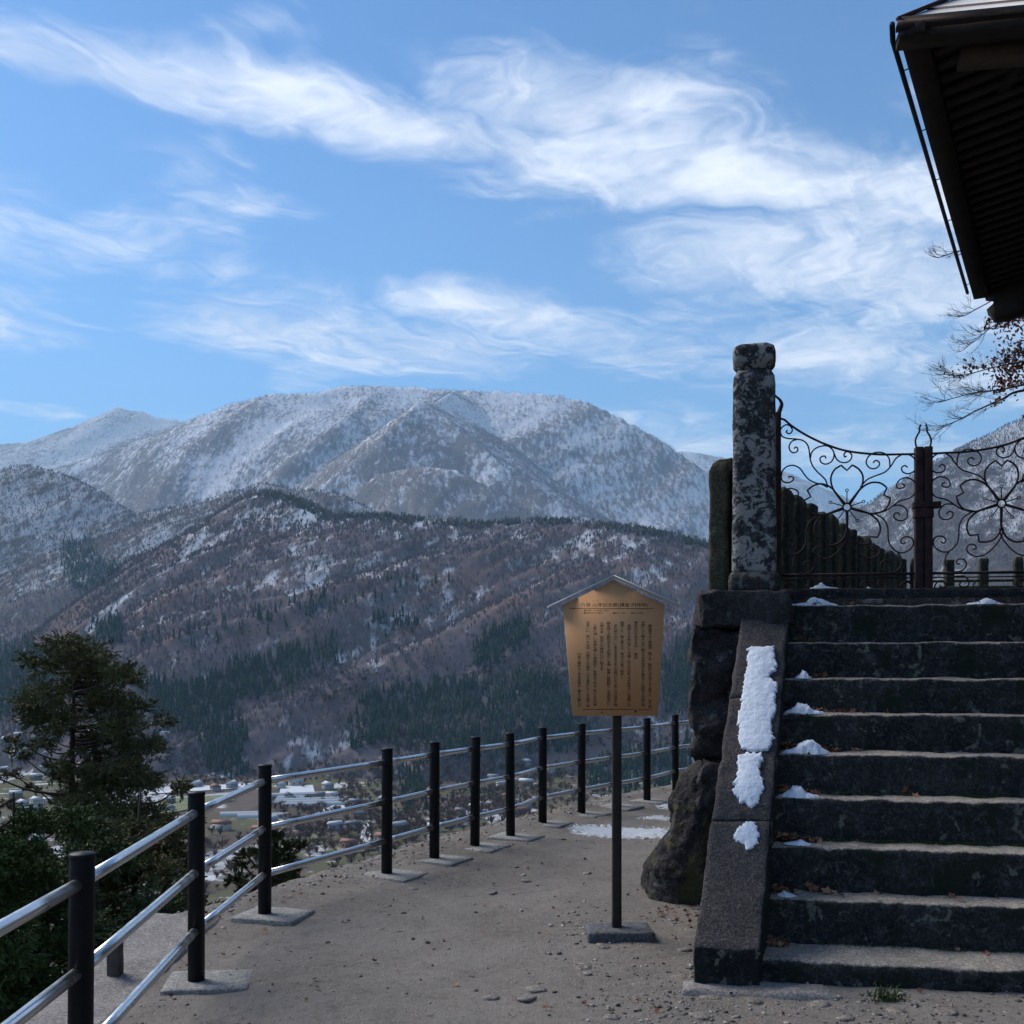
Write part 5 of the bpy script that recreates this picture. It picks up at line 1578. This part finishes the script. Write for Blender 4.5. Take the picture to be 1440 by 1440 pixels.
def px_tree(name, label, X, d, Ytop, clumps, mt, ln, wd, per, depth=1.0, trunk_r=0.17, seed=0, group=None, base_z=None, droop=-0.25, tilt=0.0):
    """a tree at distance d whose tufts are given as (column, row, half-width, half-height)"""
    bx_w = (X - 720) / F * d
    bz = float(near_hill(np.array([bx_w]), np.array([d]))[0]) if base_z is None else base_z
    root = empty(name, (bx_w, d, bz - 0.2))
    tag(root, label, 'tree', group)
    org = np.array([bx_w, d, bz - 0.2])
    topz = EYE + (HZ - Ytop) / F * d
    S = d / F
    mt_ = Mesher(); ml = Mesher()
    tz = np.linspace(bz - 0.2, topz - 0.05, 14)
    f_ = np.linspace(0, 1, 14)
    tp = np.stack([bx_w + 0.10 * np.sin(f_ * 5 + seed), d + 0.10 * np.cos(f_ * 4 + seed), tz], -1)
    V, fs = tube(tp - org, trunk_r * (1 - f_) ** 0.8 + 0.012, 8); mt_.add(V, fs)
    for (cx, cy, rx, ry) in clumps:
        off = rng.uniform(-1, 1) * depth
        c_ = np.array([(cx - 720) / F * d, d + off, EYE + (HZ - cy) / F * d])
        rad = np.array([rx * S, (rx + ry) * .6 * S, ry * S])
        n = int(per * rx * ry / 600.0)
        V, q = clump_leaves(c_ - org, rad, n, ln, wd, droop)
        ml.add(V, q)
        # limb from the trunk, rising to the tuft
        hz_ = min(topz - 0.1, c_[2] - 0.35 * abs(c_[0] - bx_w))
        a_ = np.array([np.interp(hz_, tz, tp[:, 0]), np.interp(hz_, tz, tp[:, 1]), hz_])
        ctrl = np.stack([a_, a_ * .5 + c_ * .5 + np.array([0, 0, -0.10]), c_ + np.array([0, 0, rad[2] * .3])])
        ctrl = smooth_line(ctrl, 4)
        rb = 0.035 * (0.4 + np.linalg.norm(c_ - a_) / 2.5)
        V, fs = tube(ctrl - org, np.linspace(rb, 0.008, len(ctrl)), 5); mt_.add(V, fs)
    link('trunk', mt_.mesh('trunk'), M_bark, root, smooth=True)
    link('crown', ml.mesh('crown'), mt, root)
    return root
CL_A = [(112, 906, 26, 12), (80, 917, 24, 14), (140, 922, 26, 14), (105, 935, 34, 16), (65, 930, 12, 10), (95, 958, 24, 14), (128, 950, 22, 14), (165, 955, 24, 15), (180, 946, 14, 12), (44, 968, 7, 12),
        (82, 980, 30, 14), (122, 985, 28, 16), (64, 990, 16, 12), (160, 990, 28, 12), (190, 995, 16, 10), (102, 1012, 28, 14), (145, 1015, 24, 12), (180, 1020, 28, 12), (205, 1018, 14, 9), (70, 1012, 18, 9), (52, 1030, 16, 8),
        (215, 1042, 18, 12), (150, 1040, 26, 12), (112, 1045, 14, 14), (185, 1052, 30, 10), (233, 1038, 9, 7), (75, 1045, 18, 9), (30, 1042, 14, 7), (150, 1068, 32, 12), (195, 1072, 24, 10), (118, 1080, 16, 14), (85, 1075, 12, 10),
        (155, 1095, 34, 15), (190, 1100, 22, 14), (115, 1115, 22, 14), (150, 1125, 40, 18), (195, 1135, 26, 18), (105, 1150, 26, 16), (85, 1120, 12, 8), (150, 1160, 44, 20), (205, 1165, 26, 20), (95, 1185, 28, 16), (60, 1165, 12, 9),
        (10, 1065, 14, 9), (22, 1090, 16, 8), (45, 1110, 12, 6), (30, 1130, 14, 7)]
CL_A = [(108 + (a - 108) * 1.08, b, c * 1.2, d * 1.15) for a, b, c, d in CL_A] + [(108 + rng.normal(0, 1) * (18 + (Y_ - 900) * .22) + 14, Y_, rng.uniform(10, 20), rng.uniform(8, 13)) for Y_ in rng.uniform(925, 1180, 22)] + [(rng.uniform(95, 225), Y_, rng.uniform(16, 26), rng.uniform(11, 17)) for Y_ in rng.uniform(1080, 1215, 16)]
px_tree('cypress_tree', 'tall dark cypress tree rising above the railing with gaps in its crown', 108, 22.0, 900, CL_A, M_cyp, 0.078, 0.021, 3600, 1.0, 0.20, 1)
rnd = lambda a, b: float(rng.uniform(a, b))
CL_B = [(rnd(120, 255), rnd(1165, 1330), rnd(18, 34), rnd(12, 22)) for _ in range(34)] + [(235, 1150, 14, 14), (222, 1120, 16, 16), (245, 1180, 16, 14), (250, 1230, 14, 20), (248, 1280, 16, 22)]
px_tree('cypress_tree', 'dense dark cypress tree just behind the railing, lower than the tall cypress', 190, 18.0, 1105, CL_B, M_cyp, 0.080, 0.023, 3000, 1.3, 0.16, 2)
CL_C = [(rnd(-40, 62), rnd(1150, 1440), rnd(22, 40), rnd(16, 28)) for _ in range(34)] + [(10, 1150, 16, 16), (40, 1190, 18, 14), (-5, 1120, 16, 14)]
px_tree('conifer_tree', 'bright green conifer tree beside the dense cypress', 5, 14.0, 1110, CL_C, M_grn, 0.072, 0.021, 2900, 1.0, 0.13, 3)
CL_D = [(rnd(20, 235), rnd(1270, 1500), rnd(24, 44), rnd(18, 30)) for _ in range(46)] + [(rnd(40, 130), rnd(1180, 1290), rnd(20, 36), rnd(14, 26)) for _ in range(12)]
px_tree('conifer_tree', 'dark conifer tree below the concrete ledge', 130, 15.5, 1200, CL_D, M_con, 0.082, 0.025, 1900, 1.2, 0.15, 4)
# small pine beyond the third post
CL_P = [(391, 1166, 12, 12), (388, 1185, 14, 7), (372, 1192, 14, 7), (405, 1190, 14, 8), (352, 1198, 12, 6), (418, 1193, 10, 6), (395, 1205, 22, 7), (345, 1212, 12, 6), (415, 1215, 14, 7), (370, 1222, 20, 7), (330, 1238, 16, 8),
        (400, 1228, 20, 8), (360, 1244, 22, 8), (385, 1246, 26, 9), (415, 1235, 12, 7), (345, 1256, 18, 8), (375, 1262, 26, 9)]
px_tree('pine_tree', 'small layered pine tree on the slope just beyond the railing', 380, 12.0, 1155, CL_P, M_pine, 0.085, 0.013, 3600, 0.35, 0.045, 5, droop=0.35)

# maple behind the hall, a few dry leaves left on its bare twigs
MD = 11.0
mroot_p = np.array([P(1660, 930, MD)[0], MD, 1.95])
maple = empty('maple_tree', mroot_p)
tag(maple, 'bare maple tree with a few dry red brown leaves under the eave', 'tree')
mb = Mesher(); mlf = Mesher()
trk = np.array([mroot_p + np.array([0, 0, -0.3]), mroot_p + np.array([-.05, .05, 0.9]), mroot_p + np.array([-.12, 0, 1.7]), mroot_p + np.array([-.25, -.1, 2.6]), mroot_p + np.array([-.2, -.1, 3.9]), mroot_p + np.array([-.3, 0, 5.0])])
trk = smooth_line(trk, 5)
V, fs = tube(trk - mroot_p, np.linspace(.14, .03, len(trk)), 9); mb.add(V, fs)
def limb(ctrl, r0, r1):
    p = smooth_line(np.array(ctrl), 6)
    V, fs = tube(p - mroot_p, np.linspace(r0, r1, len(p)), 6); mb.add(V, fs)
    return p
def twigs(p, n, ln, lev, r0, bias):
    for _ in range(n):
        i = rng.integers(int(len(p) * .25), len(p) - 1)
        b = p[i]
        t = p[min(i + 1, len(p) - 1)] - p[i]; t /= np.linalg.norm(t) + 1e-9
        dv = t * .9 + rng.normal(size=3) * np.array([.45, .45, .5]) + np.asarray(bias)
        dv /= np.linalg.norm(dv)
        L = ln * rng.uniform(.5, 1.2)
        q_ = np.stack([b, b + dv * L * .5 + rng.normal(size=3) * L * .06, b + dv * L + np.array([0, 0, .12 * L]) + rng.normal(size=3) * L * .08])
        q_ = smooth_line(q_, 3)
        V, fs = tube(q_ - mroot_p, np.linspace(r0, r0 * .35, len(q_)), 4, caps=False); mb.add(V, fs)
        if lev > 0: twigs(q_, rng.integers(3, 6), ln * .55, lev - 1, r0 * .6, bias)
def mp(X, Y, dd=0.0): return P(X, Y, MD + dd)
LIMBS = [([trk[10], mp(1540, 545), mp(1440, 549), mp(1408, 562), mp(1374, 577), mp(1345, 592), mp(1316, 606)], .03, .0035, 10, .30),
         ([trk[11], mp(1530, 520, .3), mp(1440, 541, .3), mp(1405, 548, .3), mp(1372, 552, .3), mp(1340, 560, .3), mp(1318, 566, .3)], .022, .003, 12, .30),
         ([trk[12], mp(1520, 490, -.3), mp(1440, 508, -.3), mp(1400, 516, -.3), mp(1355, 527, -.3), mp(1315, 526, -.3)], .020, .003, 12, .30),
         ([trk[13], mp(1500, 440), mp(1430, 445), mp(1398, 458), mp(1375, 476), mp(1352, 494)], .018, .003, 7, .26),
         ([trk[15], mp(1520, 380, .4), mp(1440, 400, .4), mp(1378, 432, .4), mp(1352, 445, .4), mp(1332, 442, .4)], .018, .0028, 6, .22),
         ([trk[18], mp(1500, 330, .4), mp(1420, 335, .4), mp(1345, 354, .4), mp(1318, 362, .4), mp(1300, 354, .4)], .018, .0025, 6, .20)]
for ctrl, r0, r1, n, ln in LIMBS:
    p = limb(ctrl, r0 * .7, r1 * .8)
    twigs(p, n + 6, ln, 2, .0030, (-.35, 0, .10))
for (cx, cy, rx, ry, n) in ((1424, 512, 22, 26, 420), (1412, 540, 16, 10, 110), (1425, 448, 26, 16, 240), (1395, 455, 12, 8, 30), (1362, 518, 22, 6, 45), (1400, 566, 12, 5, 20), (1440, 470, 10, 20, 50), (1460, 500, 20, 40, 160)):
    c_ = mp(cx, cy) - mroot_p
    S = MD / F
    pp = c_ + rng.normal(size=(n, 3)) * np.array([rx * S, .25, ry * S]) * .6
    V, q = cards(pp, rng.normal(size=(n, 3)) * .6 + np.array([0, 0, -.6]), rng.uniform(.035, .065, n), rng.uniform(.020, .036, n)); mlf.add(V, q)
link('trunk', mb.mesh('trunk'), M_twig, maple, smooth=True)
link('crown', mlf.mesh('crown'), M_maple, maple)

# ------------------------------------------------------------------ snow on the stringer, steps and path
def in_poly(X, Y, p):
    ins = np.zeros(X.shape, bool)
    for i in range(len(p)):
        (x1, y1), (x2, y2) = p[i], p[(i + 1) % len(p)]
        ins ^= ((y1 > Y) != (y2 > Y)) & (X < (x2 - x1) * (Y - y1) / (y2 - y1 + 1e-12) + x1)
    return ins
def snow_sheet(poly, to_world, res, thick, nrm, name='snow_patch', rag=0.012):
    """poly in plane coordinates; ragged edge, thin at the rim"""
    p = np.asarray(poly, float)
    gx_ = np.arange(p[:, 0].min() - .03, p[:, 0].max() + .03, res); gy_ = np.arange(p[:, 1].min() - .03, p[:, 1].max() + .03, res)
    A_, B_ = np.meshgrid(gx_, gy_, indexing='ij'); a, b = A_.ravel(), B_.ravel()
    wx = a + rag * fbm2(a * 30 + 3, b * 30, 4) * 1.6; wy = b + rag * fbm2(a * 30 + 50, b * 30 + 9, 4) * 1.6
    pc = np.concatenate([p, p[:1]])
    dist, _, _ = poly_dist(wx, wy, pc)
    ins = in_poly(wx, wy, p)
    hgt = np.where(ins, thick * (1 - np.exp(-dist / 0.045)) * (1 + 0.45 * fbm2(a * 14, b * 14 + 5, 3)), -0.012)
    W = to_world(a, b) + hgt[:, None] * np.asarray(nrm)
    n0, n1 = A_.shape
    idx = np.arange(n0 * n1).reshape(n0, n1)
    q = np.stack([idx[:-1, :-1], idx[1:, :-1], idx[1:, 1:], idx[:-1, 1:]], -1).reshape(-1, 4)
    q = q[ins[q].any(1)]
    uq, inv = np.unique(q, return_inverse=True)
    return mesh_np(name, W[uq], inv.reshape(-1, 4))
# plane of the stringer's top
sA3 = np.array([*SA, ZN]); sB3 = np.array([*SB, ZN]); sD3 = np.array([*SDD, ZF])
e1 = (sB3 - sA3); e1 /= np.linalg.norm(e1)
nr = np.cross(sB3 - sA3, sD3 - sA3); nr /= np.linalg.norm(nr)
e2 = np.cross(nr, e1)
def px_on_plane(X, Y):
    r_ = np.array([(X - 720) / F, 1.0, (HZ - Y) / F]); o_ = np.array([0, 0, EYE])
    t = ((sA3 + nr * .004 - o_) @ nr) / (r_ @ nr)
    w_ = o_ + r_ * t - sA3
    return (w_ @ e1, w_ @ e2)
def on_plane(a, b): return sA3 + a[:, None] * e1 + b[:, None] * e2 + nr * .004
SP = [([(1052, 911), (1060, 909), (1088, 908), (1091, 925), (1092, 937), (1083, 948), (1080, 953), (1094, 958), (1092, 970), (1090, 985), (1091, 1000), (1084, 1012), (1086, 1030), (1086, 1044), (1078, 1054), (1062, 1056), (1044, 1053), (1040, 1040), (1040, 1030), (1037, 1012), (1042, 985), (1046, 960), (1049, 945), (1052, 930)], 'long snow strip lying on the stair stringer, topmost of three'),
      ([(1037, 1062), (1050, 1058.5), (1071, 1058), (1072, 1064), (1068, 1075), (1071, 1090), (1075, 1108), (1066, 1125), (1060, 1137), (1050, 1130), (1040, 1125), (1032, 1115), (1034, 1095), (1038, 1080)], 'tapering snow strip on the stair stringer below the long strip'),
      ([(1036, 1165), (1050, 1154), (1064, 1157), (1067, 1172), (1066, 1184), (1052, 1197), (1044, 1185), (1032, 1178)], 'small round snow patch, lowest on the stair stringer')]
for pts, lab in SP:
    o = link('snow_patch', snow_sheet([px_on_plane(*q_) for q_ in pts], on_plane, .0045, .010, nr, rag=.014), M_snow, smooth=True)
    tag(o, lab, 'snow', 'snow patches on the stairs')
# mounds on the treads
def mound(k, X, wpx, hpx, label, dz=0.0, depth=0.10, zover=None):
    d = SD[k] + 0.075 if k is not None else 7.06
    z = SZ[k] if zover is None else zover
    cx = (X - 720) / F * d
    cy = (front(k, cx) + depth * .55 + .01) if k is not None else d
    S = d / F
    hw, hh = wpx * S / 2, hpx * S
    n = 40
    A_, B_ = np.meshgrid(np.linspace(-1.1, 1.1, n), np.linspace(-1.1, 1.1, 18), indexing='ij'); a, b = A_.ravel(), B_.ravel()
    asym = a + 0.25 * np.sign(a) * 0
    rr = np.sqrt(a * a + b * b) + 0.30 * fbm2(a * 3.1 + X, b * 2.0, 4)
    hgt = np.where(rr < 1, (1 - rr ** 2) ** 0.6 * (0.25 + 0.6 * np.exp(-((a + .3 * math.sin(X)) / .42) ** 2) + 0.25 * np.exp(-((a - .4 * math.cos(X)) / .2) ** 2)) * (1 + 0.5 * fbm2(a * 4 + X, b * 3, 4)), -0.12)
    V = np.stack([cx + a * hw * U[0] + b * depth * .5 * VV[0], cy + a * hw * U[1] + b * depth * .5 * VV[1], z + dz + 0.006 + hgt * hh], -1)
    idx = np.arange(n * 18).reshape(n, 18)
    q = np.stack([idx[:-1, :-1], idx[1:, :-1], idx[1:, 1:], idx[:-1, 1:]], -1).reshape(-1, 4)
    q = q[(hgt > 0)[q].any(1)]
    uq, inv = np.unique(q, return_inverse=True)
    o = link('snow_mound', mesh_np('snow_mound', V[uq], inv.reshape(-1, 4)), M_snow, smooth=True)
    tag(o, label, 'snow', 'snow mounds on the steps')
for args in ((8, 1142, 66, 11, 'long flat snow mound on the top step beside the pillar'), (8, 1368, 44, 8, 'low snow mound on the top step below the right gate leaf'), (6, 1131, 22, 11, 'small snow lump on the third step down from the gate'),
             (5, 1132, 50, 15, 'pointed snow mound on the fourth step down from the gate'), (4, 1135, 64, 20, 'large pointed snow mound among leaves, fifth step down from the gate'), (3, 1126, 52, 15, 'snow mound among brown leaves on the sixth step down'),
             (2, 1124, 36, 5, 'thin snow remnant on the seventh step down'), (1, 1108, 24, 5, 'thin snow remnant on the second step up')):
    mound(*args)
mound(None, 1158, 38, 7, 'snow mound on the stone threshold behind the gate', zover=2.045, depth=.12)
mound(None, 1218, 12, 3, 'tiny snow lump on the stone threshold', zover=2.045, depth=.08)
# icy patch on the path
def gpx(X, Y):
    d = EYE * F / (Y - HZ); return ((X - 720) / F * d, d)
M_ice = snow_mat('icy_path_snow', (0.46, 0.49, 0.53))
def on_ground(a, b): return np.stack([a, b, ground_z(a, b) + .001], -1)
for pts, lab in (([(800, 1165), (820, 1160), (850, 1161), (880, 1166), (905, 1165), (945, 1168), (950, 1176), (915, 1179), (885, 1178), (850, 1177), (815, 1172)], 'thin icy snow patch across the path behind the sign pole'),
                 ([(925, 1132), (950, 1128), (955, 1136), (930, 1138)], 'small snow scrap on the path near the last footing'),
                 ([(895, 1150), (925, 1147), (950, 1150), (930, 1154)], 'faint snow scrap on the path beyond the icy patch')):
    o = link('snow_patch', snow_sheet([gpx(*q_) for q_ in pts], on_ground, .016, .007, (0, 0, 1), rag=.20), M_ice, smooth=True)
    tag(o, lab, 'snow', 'snow on the path')

# ------------------------------------------------------------------ fallen leaves
def leaf_shape(n, seg=5):
    """curled, lobed leaves as small folded fans"""
    a = np.linspace(-2.3, 2.3, 9)
    r = np.array([.35, .75, .5, 1.0, .6, 1.0, .5, .75, .35])
    x = np.sin(a) * r; y = np.cos(a) * r
    V0 = np.concatenate([[(0, -.25, 0)], np.stack([x, y, .25 * np.abs(x) + .12 * y * y], -1)])
    Ft = np.array([[0, i + 1, i + 2] for i in range(8)])
    return V0, Ft
LV, LF = leaf_shape(0)
def leaf_pile(pts, smin, smax):
    n = len(pts)
    s = rng.uniform(smin, smax, n)
    e = rng.normal(size=(n, 3)) * np.array([.5, .5, 3.0])
    M = np.array([Matrix.Rotation(c, 3, 'Z') @ Matrix.Rotation(a, 3, 'X') @ Matrix.Rotation(b, 3, 'Y') for a, b, c in e])
    V = np.einsum('nij,kj->nki', M, LV) * s[:, None, None] * np.array([1, .8, 1]) + pts[:, None, :]
    return V.reshape(-1, 3), (LF[None] + (np.arange(n) * len(LV))[:, None, None]).reshape(-1, 3)
lp = []
for k, X0, X1, n in ((0, 1075, 1110, 26), (1, 1085, 1120, 34), (1, 1130, 1180, 6), (2, 1088, 1150, 130), (3, 1092, 1150, 110), (4, 1098, 1175, 130), (5, 1112, 1210, 34), (6, 1115, 1180, 26), (7, 1115, 1160, 22), (8, 1120, 1140, 8)):
    X = rng.uniform(X0, X1, n); d = SD[k + 1] - .02 if k < 8 else SD[k] + .15
    x_ = (X - 720) / F * d
    lp.append(np.stack([x_, np.array([front(min(k + 1, 8), q_) for q_ in x_]) - rng.uniform(.015, .10, n), SZ[k] + rng.uniform(.008, .05, n) * np.exp(-(X - X0) / (X1 - X0) * 1.2)], -1))
for k in range(9):
    n = 5
    X = rng.uniform(1130, 1500, n); d = SD[min(k + 1, 8)] - .04; x_ = (X - 720) / F * d
    lp.append(np.stack([x_, np.array([front(min(k + 1, 8), q_) for q_ in x_]) - rng.uniform(.02, .12, n), np.full(n, SZ[k] + .01)], -1))
lp = np.concatenate(lp)
V, f_ = leaf_pile(lp, .016, .034)
o = link('leaf_litter', mesh_np('leaf_litter', V, f_), M_litter)
tag(o, 'dry brown leaves drifted into the corners of the steps', 'leaves', kind='stuff')
gl = np.stack([rng.uniform(-1.9, 3.2, 260), 3.0 * (9 / 3.0) ** rng.random(260)], -1)
gl2 = np.stack([np.interp(q_ := rng.uniform(es[2], es[-1] * .6, 170), es, el_[:, 0]) + rng.uniform(.02, .5, 170), np.interp(q_, es, el_[:, 1])], -1)
gl3 = np.stack([rng.normal(1.05, .12, 60), rng.normal(6.25, .12, 60)], -1)
gl = np.concatenate([gl, gl2, gl3])
V, f_ = leaf_pile(np.stack([gl[:, 0], gl[:, 1], ground_z(gl[:, 0], gl[:, 1]) + .012], -1), .010, .024)
o = link('leaf_litter', mesh_np('leaf_litter', V, f_), M_litter)
tag(o, 'scattered dry leaf scraps on the dirt path', 'leaves', kind='stuff')
def one_leaf(k, X, s, label, up=0.012):
    d = SD[k + 1] - .03 if k < 8 else SD[k] + .1
    x_ = (X - 720) / F * d
    V, f_ = leaf_pile(np.array([[0, 0, 0.0]]), s, s)
    o = link('fallen_leaf', mesh_np('fallen_leaf', V, f_), M_litter)
    o.location = (x_, front(min(k + 1, 8), x_) - .03, SZ[k] + up)
    tag(o, label, 'leaf', 'single leaves on the steps')
one_leaf(3, 1268, .045, 'curled orange brown leaf on the step with the green moss line', .03)
one_leaf(4, 1207, .04, 'pale tan leaf beside the largest snow mound')
one_leaf(7, 1302, .035, 'upright tan leaf on the second step below the gate', .03)
one_leaf(1, 1385, .045, 'flat dark red leaf on the second step up')
one_leaf(1, 1166, .045, 'long pale leaf on the second step up near the stringer')
# moss along the backs of three treads and a tuft at the stair foot
def moss(k, X0, X1, n):
    X = rng.uniform(X0, X1, n); d = SD[k + 1] - .01; x_ = (X - 720) / F * d
    pts = np.stack([x_, np.array([front(k + 1, q_) for q_ in x_]) - np.abs(rng.normal(0, .014, n)) - .004, SZ[k] + rng.uniform(0, .012, n)], -1)
    return cards(pts, rng.normal(size=(n, 3)) * .5 + np.array([0, -.3, 1]), rng.uniform(.006, .016, n), rng.uniform(.004, .008, n))
mo = Mesher()
for k, X0, X1, n in ((3, 1320, 1400, 900), (2, 1150, 1440, 1500), (3, 1150, 1300, 300), (2, 1290, 1440, 700), (0, 1150, 1440, 500)):
    mo.add(*moss(k, X0, X1, n))
pts = np.stack([rng.normal(1.72, .04, 260), rng.normal(4.70, .02, 260), np.abs(rng.normal(0, .025, 260))], -1)
mo.add(*cards(pts, rng.normal(size=(260, 3)) * .5 + np.array([0, 0, 1]), .03, .007))
o = link('moss', mo.mesh('moss'), M_moss)
tag(o, 'green moss lines along the back of the stone treads', 'moss', kind='stuff')

# ------------------------------------------------------------------ the hazy air of the valley
hb = 11800.0
V, Fq, _ = hexa(box8(-hb, hb, -hb, hb, VALLEY - 30, 2300))
hm = bpy.data.materials.new('valley_haze')
hm.use_nodes = True
hn = NT(hm.node_tree)
for nd in list(hn.n): hn.n.remove(nd)
pv_ = hn.node('ShaderNodeVolumePrincipled')
pv_.inputs['Color'].default_value = (0.44, 0.74, 1.0, 1)
pv_.inputs['Density'].default_value = 7.8e-5
pv_.inputs['Anisotropy'].default_value = 0.0
ho = hn.node('ShaderNodeOutputMaterial')
hn.link(pv_.outputs[0], ho.inputs['Volume'])
haze = link('haze', mesh_np('haze', V, Fq), hm)
tag(haze, 'thin blue haze filling the valley air', 'haze', kind='stuff')
